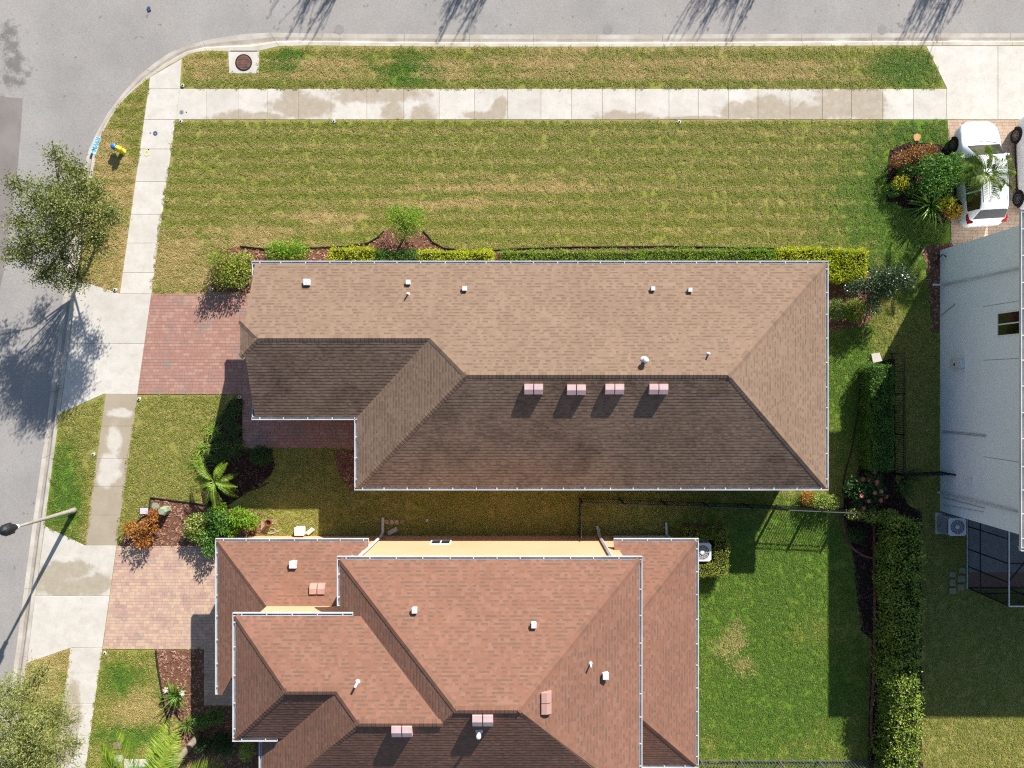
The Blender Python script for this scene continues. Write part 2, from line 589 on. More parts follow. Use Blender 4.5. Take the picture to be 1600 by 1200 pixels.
M['mulch_red'] = m_mulch('red_bark_mulch', [C8(104, 68, 54), C8(140, 98, 80), C8(168, 126, 104), C8(200, 164, 140)])
M['mulch_dark'] = m_mulch('dark_mulch', [C8(46, 34, 30), C8(66, 46, 40), C8(88, 66, 56), C8(120, 100, 86)])
M['mulch_base'] = plain('mulch_base', C8(104, 72, 58), C8(126, 92, 74), 6, .95, .1, grain=.3)
M['mulch_base_dark'] = plain('dark_mulch_base', C8(44, 33, 29), C8(60, 44, 38), 6, .95, .1, grain=.3)
M['edging'] = plain('black_edging', C8(40, 32, 28), C8(58, 46, 38), 4, .8)  # dark brown tone of the tubes along the bed outlines
M['brick'] = m_paver('edging_bricks', [C8(122, 72, 62), C8(146, 88, 74), C8(160, 104, 90)])
M['white_paint'] = plain('car_paint', C8(236, 237, 238), None, 2, .18, .6, grain=0.0)
M['white_paint'].node_tree.nodes['Principled BSDF'].inputs['Coat Weight'].default_value = .6
M['tyre'] = plain('tyre_rubber', C8(24, 24, 26), None, 3, .85)
M['rim'] = plain('alloy_rim', C8(120, 122, 126), None, 3, .35, .5, metal=.7, grain=0)
M['car_glass'] = m_glass('car_glass', C8(34, 40, 42), .05)
M['dark_glass'] = m_glass('tinted_glass', C8(16, 15, 16), .07)
M['taillight'] = m_glass('tail_lamp_red', C8(150, 14, 18), .12)
M['headlight'] = m_glass('head_lamp', C8(190, 195, 200), .1)
M['plastic'] = plain('black_plastic', C8(32, 32, 34), None, 3, .6)
M['screen'] = m_screen()
M['bronze'] = plain('bronze_frame', C8(40, 36, 40), None, 3, .5)

# ------------------------------------------------------------------ ground, road, kerb
def struct(name, mb, m, smooth=False):
    o = mb.build(name, m, None, 'structure', smooth)
    return o

struct('ground', MB().sheet([(-400, -400), (400, -400), (400, 400), (-400, 400)], -.20), M['far_ground'])

# kerb edges in photograph pixels on the ground: road side and back, running from the right edge round the corner and down the left
K_OUT = [(1900, 50), (1600, 50), (1400, 50), (1200, 51), (1000, 52), (850, 52), (700, 52), (580, 51), (480, 50), (420, 49), (380, 51), (345, 56), (315, 62), (285, 71), (262, 81), (240, 96), (212, 119), (188, 146),
         (166, 175), (149, 205), (137, 230), (130, 255), (122, 290), (112, 350), (104, 410), (93, 490), (79, 595), (65, 700), (51, 800), (37, 905), (24, 1005), (10, 1105), (-4, 1210), (-30, 1400)]
K_BACK = [(1900, 71), (1600, 71), (1400, 71), (1200, 72), (1000, 73), (850, 73), (700, 73), (580, 72), (480, 71), (436, 72), (402, 80), (357, 80), (322, 79), (296, 84), (284, 91), (262, 103), (234, 121), (212, 138),
          (192, 157), (172, 185), (157, 214), (150, 240), (144, 280), (135, 340), (125, 410), (115, 480), (101, 590), (87, 690), (73, 795), (59, 900), (45, 1010), (31, 1110), (17, 1215), (-9, 1400)]
KO, KB = GP(K_OUT), GP(K_BACK)
ZR = -.13
yard = KB + [(-60, -60), (60, -60), (60, KB[0][1])]
struct('yard_soil', MB().prism(KB + [(-30, -60), (80, -60), (80, KB[0][1])], -.19, 0.0), M['soil'])
road_poly = KO + [(KO[-1][0], -60), (-45, -60), (-45, 26.0), (60, 26.0), (60, KO[0][1])]
struct('road', MB().prism(road_poly, -.19, ZR), M['asphalt'])
struct('far_verge', MB().prism([(-45, 26.0), (80, 26.0), (80, 60), (-45, 60)], -.19, -.02), M['soil'])
struct('asphalt_patch', MB().sheet(GP([(-60, 146), (33, 152), (30, 200), (24, 270), (14, 345), (4, 420), (-20, 520), (-60, 520)]), ZR + .006), M['asphalt_dark'])
for u in (529, 737, 950, 1381):
    cx, cy = G(u, 44)
    struct('asphalt_patch', MB().sheet([(cx + .23 * math.cos(a * .3927) * (1 + .05 * math.sin(3 * a)), cy + .24 * math.sin(a * .3927)) for a in range(16)], ZR + .005), M['plug'])

def lerp2(a, b, t): return (a[0] + (b[0] - a[0]) * t, a[1] + (b[1] - a[1]) * t)

PROF = [(0.0, ZR + .003), (.30, ZR - .012), (.50, ZR - .018), (.58, ZR + .01), (.66, -.035), (.74, .0), (1.0, .006)]
kerb = bpy.data.objects.new('kerb', None)
COL.objects.link(kerb)
kerb['kind'] = 'structure'
ORI['kerb'] = (0, 0, 0)
def dens(ko, kb, step):
    """resample both kerb lines together"""
    out = []
    for i in range(len(ko) - 1):
        L = math.dist(ko[i], ko[i + 1])
        n = max(1, int(round(L / step)))
        for k in range(n):
            out.append((lerp2(ko[i], ko[i + 1], k / n), lerp2(kb[i], kb[i + 1], k / n)))
    out.append((ko[-1], kb[-1]))
    return out
KL = dens(KO, KB, .55)
seg = 6
for i in range(0, len(KL) - 1, seg):
    part = KL[i:i + seg + 1]
    if len(part) < 2: continue
    mb = MB()
    vs, fs, at = [], [], []
    np_ = len(PROF)
    for j, (a, b) in enumerate(part):
        sh = 0.0
        if j in (0, len(part) - 1):
            q = part[1] if j == 0 else part[-2]
            L = math.dist(a, q[0])
            a = lerp2(a, q[0], .006 / L)
            b = lerp2(b, q[1], .006 / max(.05, math.dist(b, q[1])))
        for t, z in PROF:
            x, y = lerp2(a, b, t)
            vs.append((x, y, z))
        for t in (1.0, 0.0):
            x, y = lerp2(a, b, t)
            vs.append((x, y, -.18))
    npx = np_ + 2
    for j in range(len(part) - 1):
        for k in range(npx):
            k2 = (k + 1) % npx
            fs.append((j * npx + k, (j + 1) * npx + k, (j + 1) * npx + k2, j * npx + k2))
            tt = (PROF[k][0] + PROF[k + 1][0]) / 2 if k < np_ - 1 else 1.0
            at.append(tt)
    fs.append(tuple(range(npx)))
    at.append(.9)
    fs.append(tuple(range((len(part) - 1) * npx, len(part) * npx))[::-1])
    at.append(.9)
    me = raw_mesh('kerb_section', vs, fs, M['kerb'], at)
    mobj('kerb_section', me, kerb)

# spray-painted utility mark on the kerb back
def text_mesh(body, size, m, name, extr=.0):
    cu = bpy.data.curves.new('t', 'FONT')
    cu.body = body
    cu.size = size
    cu.align_x = 'CENTER'
    cu.align_y = 'CENTER'
    cu.extrude = extr
    cu.offset = .012
    ob = bpy.data.objects.new('t', cu)
    COL.objects.link(ob)
    dg = bpy.context.evaluated_depsgraph_get()
    me = bpy.data.meshes.new_from_object(ob.evaluated_get(dg))
    COL.objects.unlink(ob)
    bpy.data.objects.remove(ob)
    me.name = name
    me.materials.clear()
    me.materials.append(m)
    return me
M['bluepaint'] = plain('blue_marking_paint', C8(70, 150, 190), C8(120, 180, 205), 9, .7)
M['bluehaze'] = plain('pale_blue_overspray', C8(170, 205, 212), C8(200, 212, 212), 7, .8)
me = text_mesh('RWM-', .30, M['bluepaint'], 'painted_letters')
o = mobj('painted_letters', me, kerb)
o.location = (*G(149.5, 227), .014)
o.rotation_euler = (0, 0, R(-90 - 20))
o.scale = (1.0, 1.05, 1)
osp = MB().obox((*G(149.8, 227), .009), (.30, .86, .004), R(-20)).build('paint_overspray', M['bluehaze'], kerb)

# ------------------------------------------------------------------ concrete walks and aprons
def slab_set(name, polys, m, ztop=.012, gap=.008, thick=.1):
    r = bpy.data.objects.new(name, None)
    COL.objects.link(r)
    r['kind'] = 'structure'
    ORI[r.name] = (0, 0, 0)
    rng = random.Random(name)
    for poly, mm in polys:
        P = ccw(GP(poly))
        c = (sum(p[0] for p in P) / len(P), sum(p[1] for p in P) / len(P))
        Q = []
        for p in P:
            d = math.dist(p, c)
            Q.append(lerp2(p, c, gap / d * 1.2))
        dz = rng.uniform(-.003, .003)
        b = []
        for p in Q:
            d = math.dist(p, c)
            b.append(lerp2(p, c, .012 / d))
        n = len(Q)
        z1 = ztop + dz
        vs = [(x, y, z1 - thick) for x, y in Q] + [(x, y, z1 - .008) for x, y in Q] + [(x, y, z1) for x, y in b]
        fs = [tuple(range(2 * n, 3 * n))]
        for i in range(n):
            j = (i + 1) % n
            fs += [(i, j, n + j, n + i), (n + i, n + j, 2 * n + j, 2 * n + i)]
        mobj('slab', raw_mesh('slab', vs, fs, mm or m), r)
    return r

def wl(y): return 232 - .1397 * (y - 137)     # left walk, left edge in px
def wr(y): return 281 - .1386 * (y - 139)
def band(y0, y1): return [(wl(y0), y0), (wr(y0), y0), (wr(y1), y1), (wl(y1), y1)]

jx = [281, 322, 372, 418, 466, 517, 573, 630, 686, 741, 793, 845, 893, 941, 993, 1045, 1091, 1138, 1184, 1234, 1285, 1330, 1379, 1427, 1479]
polys = []
for a, b in zip(jx[:-1], jx[1:]):
    l = (281, 139) if a == 281 else (a, 139)
    bl = (274, 187) if a == 281 else (a, 187)
    polys.append(([l, (b, 139), (b, 187), bl], None))
slab_set('sidewalk', polys, M['walk'])
polys = [([(234, 121), (284, 92), (281, 139), (232, 139)], None)]
for a, b in ((139, 187), (187, 233), (233, 284), (284, 335), (335, 380), (380, 426), (426, 459)):
    polys.append((band(a, b), None))
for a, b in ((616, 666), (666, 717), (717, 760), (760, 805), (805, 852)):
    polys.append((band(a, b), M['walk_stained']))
for a, b in ((1012, 1052), (1052, 1100), (1100, 1150), (1150, 1200), (1200, 1250)):
    polys.append((band(a, b), None))
sw = slab_set('sidewalk', polys, M['walk_left'])
slab_set('driveway_apron', [([(121, 437), (wl(459), 459), (wr(459), 459), (wr(537), 537), (108, 537)], None),
                            ([(108, 537), (wr(537), 537), (wr(616), 616), (162, 616), (94, 646)], None)], M['apron'])
slab_set('driveway_apron', [([(70, 822), (wl(852), 852), (wr(852), 852), (wr(931), 931), (55, 931)], None),
                            ([(55, 931), (wr(931), 931), (wr(1012), 1012), (112, 1012), (42, 1036)], M['apron'])], M['apron_stained'])
slab_set('driveway_apron', [([(1447, 72), (1559, 72), (1559, 187), (1479, 187), (1479, 138)], None), ([(1559, 72), (1700, 72), (1700, 187), (1559, 187)], None), ([(1700, 72), (1860, 72), (1860, 187), (1700, 187)], None)], M['apron'])

# little painted survey discs on the walk
M['greypaint'] = plain('grey_marking_paint', C8(120, 126, 140), None, 3, .8)
M['navypaint'] = plain('navy_marking_paint', C8(70, 86, 120), None, 3, .8)
M['yelpaint'] = plain('yellow_marking_paint', C8(222, 214, 140), None, 3, .8)
for u, v, r0, r1, m in ((284, 175.5, 0, .10, 'greypaint'), (243, 208.5, .03, .11, 'navypaint'), (229.5, 239.5, .08, .14, 'yelpaint'), (291.5, 175.5, 0, .03, 'dark'), (235, 208, 0, .03, 'dark'), (232.5, 233.5, 0, .03, 'dark')):
    cx, cy = G(u, v)
    n = 14
    vs = [(cx + r * math.cos(6.2832 * k / n), cy + r * math.sin(6.2832 * k / n), .022) for r in (max(r0, .001), r1) for k in range(n)]
    fs = [(k, n + k, n + (k + 1) % n, (k + 1) % n) for k in range(n)]
    mobj('paint_mark', raw_mesh('paint_mark', vs, [f[::-1] for f in fs], M[m]), sw)

# ------------------------------------------------------------------ pavers
def pavers(name, polys, m, rowh=.155, ztop=.024, seed=1, vertical=False):
    r = MB()
    for p in polys: r.prism(ccw(GP(p)), -.08, ztop - .012)
    base = r.build(name, M['sand'], None, 'structure')
    rng = random.Random(seed)
    mb = MB()
    convs = [ccw(GP(p)) for p in polys]
    xs = [q[0] for c in convs for q in c]
    ys = [q[1] for c in convs for q in c]
    y = min(ys)
    g = .004
    while y < max(ys):
        x = min(xs) - rng.random() * .2
        while x < max(xs):
            w = rng.choice((.155, .232, .232, .31))
            rc = [(x + g, y + g), (x + w - g, y + g), (x + w - g, y + rowh - g), (x + g, y + rowh - g)]
            a = rng.random()
            dz = rng.uniform(-.003, .003)
            for cv in convs:
                q = clip_convex(rc, cv)
                if len(q) < 3: continue
                n = len(q)
                vs = [(px, py, ztop + dz) for px, py in q] + [(px, py, ztop - .016) for px, py in q]
                fs = [tuple(range(n))] + [(i + n, (i + 1) % n + n, (i + 1) % n, i) for i in range(n)]
                mb.add(vs, fs, a)
            x += w
        y += rowh
    mb.build('pavers', m, base, 'stuff')
    return base

DW1 = [(wr(459), 459), (430, 459), (430, 616), (wr(616), 616)]
WK1 = [(379, 616), (400, 616), (400, 700), (379, 700)]
WK2 = [(400, 640), (575, 640), (575, 700), (400, 700)]
pavers('brick_driveway', [DW1], M['paver_red'], seed=3)
pavers('entry_walkway', [WK1, WK2, [(400, 616), (430, 616), (430, 640), (400, 640)]], M['paver_red'], seed=4)
DW2 = [(wr(853) + 1, 853), (390, 853), (390, 1014), (wr(1014) + 1, 1014)]
pavers('brick_driveway', [DW2], M['paver_tan'], seed=5)
pavers('entry_walkway', [[(319, 1014), (390, 1014), (390, 1102), (319, 1102)]], M['paver_tan'], seed=6)
pavers('brick_driveway', [[(1480, 188), (1900, 188), (1900, 400), (1487, 400)]], M['paver_pale'], seed=7)

# ------------------------------------------------------------------ beds, mulch, edging
BED_TOP = [(340, 388), (378, 385), (415, 389), (482, 388), (540, 385), (575, 380), (592, 370), (604, 358), (625, 352), (660, 360), (676, 378), (694, 388), (745, 393), (800, 389), (900, 386),
           (1050, 385), (1160, 387), (1300, 390), (1335, 394), (1352, 408), (1362, 440), (1362, 500), (1345, 512), (1295, 516), (1285, 516), (1285, 440), (400, 440), (392, 456), (332, 456), (330, 420)]
BED_RIGHT = [(1352, 566), (1398, 560), (1400, 752), (1420, 790), (1440, 800), (1440, 1330), (1362, 1330), (1356, 1150), (1362, 1000), (1345, 985), (1330, 850), (1318, 810), (1318, 770), (1340, 735), (1350, 660)]
BED_FRONT = [(380, 622), (380, 702), (424, 702), (430, 730), (415, 755), (390, 768), (355, 790), (318, 790), (312, 760), (303, 735), (318, 690), (345, 650), (360, 625)]
BED_BOX = [(236, 777), (312, 787), (345, 790), (410, 803), (410, 835), (345, 842), (345, 853), (186, 853), (192, 835), (205, 822), (218, 806), (232, 800)]
BED_LOW = [(244, 1016), (319, 1016), (319, 1104), (380, 1104), (410, 1104), (410, 1330), (270, 1330), (262, 1120), (252, 1070), (246, 1030)]
BED_CAR = [(1390, 235), (1420, 222), (1470, 225), (1484, 240), (1488, 335), (1470, 350), (1432, 335), (1400, 318), (1384, 315), (1386, 260)]
BED_ENT = [(520, 703), (556, 703), (575, 760), (548, 768), (530, 742)]
BED_WALL = [(1440, 385), (1487, 380), (1487, 400), (1468, 420), (1468, 520), (1455, 520), (1450, 440)]
beds = [('mulch_bed', BED_TOP, 'mulch_red', 'mulch_base'), ('mulch_bed', BED_RIGHT, 'mulch_dark', 'mulch_base_dark'), ('mulch_bed', BED_FRONT, 'mulch_dark', 'mulch_base_dark'),
        ('mulch_bed', BED_BOX, 'mulch_red', 'mulch_base'), ('mulch_bed', BED_LOW, 'mulch_red', 'mulch_base'), ('mulch_bed', BED_CAR, 'mulch_dark', 'mulch_base_dark'),
        ('mulch_bed', BED_ENT, 'mulch_red', 'mulch_base'), ('mulch_bed', BED_WALL, 'mulch_red', 'mulch_base')]

VAR = {}
def variants(key, meshes):
    c = bpy.data.collections.new('var_' + key)
    for i, me in enumerate(meshes):
        c.objects.link(bpy.data.objects.new(f'{key}_{i}', me))
    VAR[key] = c
    return c

def scatter(name, pts, coll, smin, smax, tilt=.0, parent=None, seed=0):
    """one object whose vertices carry instances of the pieces in coll"""
    me = bpy.data.meshes.new(name)
    me.from_pydata(pts.tolist(), [], [])
    o = bpy.data.objects.new(name, me)
    link(o, parent)
    o['kind'] = 'stuff'
    ng = bpy.data.node_groups.new(name, 'GeometryNodeTree')
    ng.interface.new_socket('Geometry', in_out='INPUT', socket_type='NodeSocketGeometry')
    ng.interface.new_socket('Geometry', in_out='OUTPUT', socket_type='NodeSocketGeometry')
    N = ng.nodes
    gi, go = N.new('NodeGroupInput'), N.new('NodeGroupOutput')
    ci = N.new('GeometryNodeCollectionInfo')
    ci.inputs['Collection'].default_value = coll
    ci.inputs['Separate Children'].default_value = True
    ci.inputs['Reset Children'].default_value = True
    ip = N.new('GeometryNodeInstanceOnPoints')
    ip.inputs['Pick Instance'].default_value = True
    rv = N.new('FunctionNodeRandomValue')
    rv.data_type = 'FLOAT_VECTOR'
    rv.inputs[0].default_value = (-tilt, -tilt, 0)
    rv.inputs[1].default_value = (tilt, tilt, 6.2832)
    rv.inputs['Seed'].default_value = seed
    rs = N.new('FunctionNodeRandomValue')
    rs.data_type = 'FLOAT'
    rs.inputs[2].default_value = smin
    rs.inputs[3].default_value = smax
    rs.inputs['Seed'].default_value = seed + 5
    L = ng.links
    L.new(gi.outputs[0], ip.inputs['Points'])
    L.new(ci.outputs[0], ip.inputs['Instance'])
    L.new(rv.outputs[0], ip.inputs['Rotation'])
    L.new(rs.outputs[1], ip.inputs['Scale'])
    L.new(ip.outputs[0], go.inputs[0])
    md = o.modifiers.new('scatter', 'NODES')
    md.node_group = ng
    return o

def sample(polys, excl, dens, z, seed):
    rng = np.random.default_rng(seed)
    P = [p for q in polys for p in q]
    x0, x1 = min(p[0] for p in P), max(p[0] for p in P)
    y0, y1 = min(p[1] for p in P), max(p[1] for p in P)
    n = int((x1 - x0) * (y1 - y0) * dens)
    Q = np.stack([rng.uniform(x0, x1, n), rng.uniform(y0, y1, n)], 1)
    k = np.zeros(n, bool)
    for p in polys: k |= inside(p, Q)
    for p in excl: k &= ~inside(p, Q)
    Q = Q[k]
    return np.concatenate([Q, np.full((len(Q), 1), z)], 1)

def chip_variants(key, m):
    rng = random.Random(key)
    ms = []
    for i in range(5):
        mb = MB()
        for k in range(5):
            mb.obox((rng.uniform(-.09, .09), rng.uniform(-.09, .09), rng.uniform(.004, .02)), (rng.uniform(.05, .12), rng.uniform(.018, .04), .012), rng.uniform(0, 6.28), rng.uniform(-.3, .3), rng.uniform(-.3, .3))
        ms.append(mb.mesh('chips', m))
    return variants(key, ms)
chip_variants('mulch_red', M['mulch_red'])
chip_variants('mulch_dark', M['mulch_dark'])
for i, (nm, poly, mk, bk) in enumerate(beds):
    P = ccw(GP(poly))
    b = struct(nm, MB().prism(P, -.05, .010), M[bk])
    pts = sample([P], [], 34, .012, 40 + i)
    pts = pts[(np.abs(pts[:, 0]) < 27) & (np.abs(pts[:, 1]) < 21)]
    scatter('mulch_chips', pts, VAR[mk], .7, 1.25, .1, b, i)

def edging(pts, name='bed_edging', m='edging', r=.032, h=.05, jag=.0):
    mb = MB()
    P = [(*G(u, v), h) for u, v in pts]
    mb.tube(P, r, 6)
    return mb.build(name, M[m], None, 'structure')
edging([(376, 385), (415, 389), (482, 388), (540, 385), (575, 380), (592, 370), (600, 361)])
edging([(661, 361), (668, 368), (676, 378), (694, 388), (745, 393), (800, 389), (900, 386), (1050, 385), (1160, 387), (1300, 390), (1335, 394), (1352, 408), (1360, 425)])
edging([(420, 754), (405, 762), (385, 768), (365, 772)])
edging([(236, 777), (312, 787), (345, 792)])
edging([(236, 777), (234, 796)])
edging([(232, 803), (222, 808), (208, 824)])
edging([(244, 1016), (247, 1040), (252, 1070), (257, 1100), (262, 1120), (268, 1160)], r=.04)
edging([(1345, 580), (1340, 640), (1330, 700), (1318, 745), (1316, 770)], r=.03)

def brick_edge(pts, seed):
    """row of small edging bricks, joined"""
    rng = random.Random(seed)
    mb = MB()
    P = [G(u, v) for u, v in pts]
    for a, b in zip(P[:-1], P[1:]):
        L = math.dist(a, b)
        n = max(1, round(L / .21))
        an = math.atan2(b[1] - a[1], b[0] - a[0])
        for k in range(n):
            c = lerp2(a, b, (k + .5) / n)
            mb.obox((c[0], c[1], .035), (L / n - .012, .10, .09), an + rng.uniform(-.05, .05), a=rng.random())
    return mb.build('brick_edging', M['brick'], None, 'stuff')
brick_edge([(1316, 808), (1317, 825), (1323, 845), (1333, 858), (1348, 868), (1363, 872)], 1)
brick_edge([(1365, 820), (1365, 870), (1366, 920), (1366, 970), (1365, 1020), (1364, 1065), (1361, 1110), (1360, 1140), (1363, 1165)], 2)
for o in [q for q in bpy.data.objects if q.name.startswith('brick_edging')]:
    o['label'] = 'curved red brick edging along the mulch bed by the tall hedge' if '.' not in o.name else 'long straight red brick edging running down beside the tall hedge'
    o['category'] = 'edging'

# ------------------------------------------------------------------ lawn
def pw(lst): return ccw(GP(lst))
LAWN = [pw([(290, 90), (300, 86), (322, 82), (355, 83), (356, 115), (406, 115), (406, 83), (436, 75), (1447, 74), (1477, 137), (302, 137), (287, 130)]),
        pw([(231, 124), (192, 159), (174, 185), (159, 214), (152, 240), (146, 280), (137, 340), (127, 410), (123, 436), (184, 456), (207, 300), (230, 140)]),
        pw([(273, 190), (1478, 190), (1484, 235), (1484, 345), (1466, 385), (1450, 440), (1450, 520), (1280, 520), (1280, 405), (330, 392), (327, 455), (245, 457), (238, 450)]),
        pw([(95, 648), (160, 620), (135, 849), (72, 822)]),
        pw([(216, 619), (380, 619), (380, 660), (345, 700), (320, 790), (186, 850), (182, 850)]),
        pw([(375, 790), (400, 740), (420, 703), (570, 690), (1460, 690), (1466, 700), (1466, 850), (395, 840)]),
        pw([(161, 1016), (243, 1018), (248, 1050), (258, 1110), (270, 1330), (118, 1330)]),
        pw([(110, 1014), (44, 1036), (20, 1215), (0, 1330), (66, 1330)]),
        pw([(1280, 500), (1467, 500), (1467, 700), (1280, 700)]),
        pw([(1050, 800), (1467, 800), (1467, 815), (1511, 815), (1511, 925), (1700, 950), (1700, 1330), (1050, 1330)])]
EXC = [pw(b[1]) for b in beds] + [pw(WK1), pw(WK2), pw([(1448, 72), (1900, 72), (1900, 187), (1479, 187), (1479, 138)]), pw([(1480, 188), (1900, 188), (1900, 400), (1487, 400)]),
                                  pw([(355, 79), (406, 79), (406, 116), (355, 116)])]
def tuft_variants():
    rng = random.Random(11)
    ms = []
    for i in range(8):
        mb = MB()
        for k in range(32):
            a, rr = rng.uniform(0, 6.28), .14 * math.sqrt(rng.random())
            x, y = rr * math.cos(a), rr * math.sin(a)
            d = rng.uniform(0, 6.28)
            L = rng.uniform(.045, .09)
            ln = rng.uniform(.55, 1.0)
            w = rng.uniform(.006, .010)
            dx, dy = math.cos(d), math.sin(d)
            mx, mz = L * .5 * ln * .6, L * .5
            tx, tz = L * ln, L * (.9 - .45 * ln)
            sx, sy = -dy * w, dx * w
            vs = [(x - sx, y - sy, 0), (x + sx, y + sy, 0), (x + dx * mx + sx, y + dy * mx + sy, mz), (x + dx * mx - sx, y + dy * mx - sy, mz), (x + dx * tx, y + dy * tx, tz)]
            mb.add(vs, [(0, 1, 2, 3), (3, 2, 4)])
        ms.append(mb.mesh('tuft', M['grass']))
    return variants('grass', ms)
tuft_variants()
pts = sample(LAWN, EXC, 62, 0.0, 5)
keep = (np.abs(pts[:, 0]) < 26.5) & (np.abs(pts[:, 1]) < 20.5)
lg = scatter('lawn_grass', pts[keep], VAR['grass'], .75, 1.2, .12, None, 3)
print('tufts', keep.sum())
set_tags(lg, 'mown green and straw coloured grass over all the lawns and verges', 'grass')

# ------------------------------------------------------------------ roofs
def roof_slope(house, polys, org, up, ze, p, m, seed, expo=.145, thick=(.005, .0065, .008), deckname='roof_slope'):
    """one roof plane: sheathing (part) and its laid shingle courses (sub-part)"""
    k = math.sqrt(1 + p * p)
    ux, uy = up
    ex, ey = -uy, ux                 # along the eave
    def to3(u, v, w=0.0):
        d = v / k
        return (org[0] + ex * u + ux * d - p * ux / k * w, org[1] + ey * u + uy * d - p * uy / k * w, ze + p * d + w / k)
    conv = []
    mb = MB()
    for poly in polys:
        q = []
        for x, y in poly:
            dx, dy = x - org[0], y - org[1]
            q.append((dx * ex + dy * ey, (dx * ux + dy * uy) * k))
        q = ccw(q)
        conv.append(q)
        n = len(q)
        tp = [to3(a, b, 0) for a, b in q]
        vs = tp + [(x, y, z - .10) for x, y, z in tp]
        # orientation: make the top face point up
        a, b, c = Vector(tp[0]), Vector(tp[1]), Vector(tp[2])
        top = tuple(range(n))
        if (b - a).cross(c - a).z < 0: top = top[::-1]
        fs = [top, tuple(i + n for i in top[::-1])] + [(top[i], top[i] + n, top[(i + 1) % n] + n, top[(i + 1) % n]) for i in range(n)]
        mb.add(vs, fs)
    deck = mb.build(deckname, M['deck'], house)
    rng = random.Random(seed)
    V, Fs, A = [], [], []
    us = [q[0] for c in conv for q in c]
    vv = [q[1] for c in conv for q in c]
    halves = [[(c[i], c[(i + 1) % len(c)]) for i in range(len(c))] for c in conv]
    flip = None
    v0 = min(vv)
    j = 0
    while v0 + j * expo < max(vv):
        lo = v0 + j * expo
        u = min(us) - rng.random() * .4
        tone = rng.uniform(-.04, .04)
        par = rng.random() < .5
        while u < max(us):
            w = rng.choice((.12, .15, .19, .23))
            par = not par
            dark = par if rng.random() < .75 else not par
            a = min(1, max(0, .5 + .5 * rng.random() + tone))
            al = rng.uniform(0, .4) if dark else a
            th = rng.choice(thick) * rng.uniform(.85, 1.15)
            rc = [(u, lo), (u + w, lo), (u + w, lo + expo), (u, lo + expo)]
            for ci, c in enumerate(conv):
                ins = out = True
                for (ax, ay), (bx, by) in halves[ci]:
                    s = [(bx - ax) * (py - ay) - (by - ay) * (px - ax) for px, py in rc]
                    if min(s) < 0: ins = False
                    if max(s) <= 0:
                        out = False
                        break
                if not out: continue
                q = rc if ins else clip_convex(rc, c)
                if len(q) < 3: continue
                n = len(q)
                b0 = len(V)
                for x, y in q:
                    V.append(to3(x, y, .004 + th * (1 - (y - lo) / expo)))
                for x, y in q:
                    V.append(to3(x, y, .0))
                if ins:
                    # lower (exposed) half of the tab carries the darker shade of the two-tone shingle
                    ym = lo + expo * .5
                    V.append(to3(rc[1][0], ym, .004 + th * .5))
                    V.append(to3(rc[0][0], ym, .004 + th * .5))
                    e = b0 + 8
                    f1, f2 = (b0, b0 + 1, e, e + 1), (e + 1, e, b0 + 2, b0 + 3)
                    if flip is None:
                        A_, B_, C_ = Vector(V[b0]), Vector(V[b0 + 1]), Vector(V[b0 + 2])
                        flip = (B_ - A_).cross(C_ - A_).z < 0
                    for ff, aa in ((f1, al), (f2, a), ((b0, b0 + 4, b0 + 5, b0 + 1), al * .5), ((b0 + 1, b0 + 5, b0 + 6, b0 + 2), al * .5), ((b0 + 3, b0 + 7, b0 + 4, b0), al * .5)):
                        Fs.append(ff[::-1] if flip else ff)
                        A.append(aa)
                    continue
                f = tuple(range(b0, b0 + n))
                if flip is None:
                    A_, B_, C_ = Vector(V[b0]), Vector(V[b0 + 1]), Vector(V[b0 + 2])
                    flip = (B_ - A_).cross(C_ - A_).z < 0
                Fs.append(f[::-1] if flip else f)
                A.append(a)
                for i in range(n):
                    if q[i][1] > lo + expo * .98 and q[(i + 1) % n][1] > lo + expo * .98: continue
                    sq = (b0 + i, b0 + n + i, b0 + n + (i + 1) % n, b0 + (i + 1) % n)
                    Fs.append(sq[::-1] if flip else sq)
                    A.append(a * .5)
            u += w
        j += 1
    mobj('shingles', raw_mesh('shingles', V, Fs, m, A), deck, 'stuff', world=False)
    return deck

def ridge_caps(house, a, b, m, seed, drop=.072, half=.14):
    """overlapping cap shingles along a ridge or hip, from a (low) to b"""
    a, b = Vector(a), Vector(b)
    L = (b - a).length
    d = (b - a) / L
    side = d.cross(Vector((0, 0, 1))).normalized()
    upv = side.cross(d)
    n = int(L / .16)
    rng = random.Random(seed)
    mb = MB()
    for i in range(n):
        s0, s1 = i * L / n - .02, (i + 1) * L / n + .05
        vs = []
        for s, h in ((s0, .031), (s1, .020)):
            p = a + d * s
            for o, z in ((-half, -drop), (0, 0), (half, -drop)):
                vs.append(tuple(p + side * o + upv * (h + z)))
        for s in (s0,):
            p = a + d * s
            for o, z in ((-half, -drop), (0, 0), (half, -drop)):
                vs.append(tuple(p + side * o + upv * (.012 + z)))
        fs = [(0, 1, 4, 3), (1, 2, 5, 4), (6, 7, 1, 0), (7, 8, 2, 1)]
        mb.add(vs, fs, rng.uniform(.2, .8))
    return mb.build('ridge_caps', m, house, 'stuff')

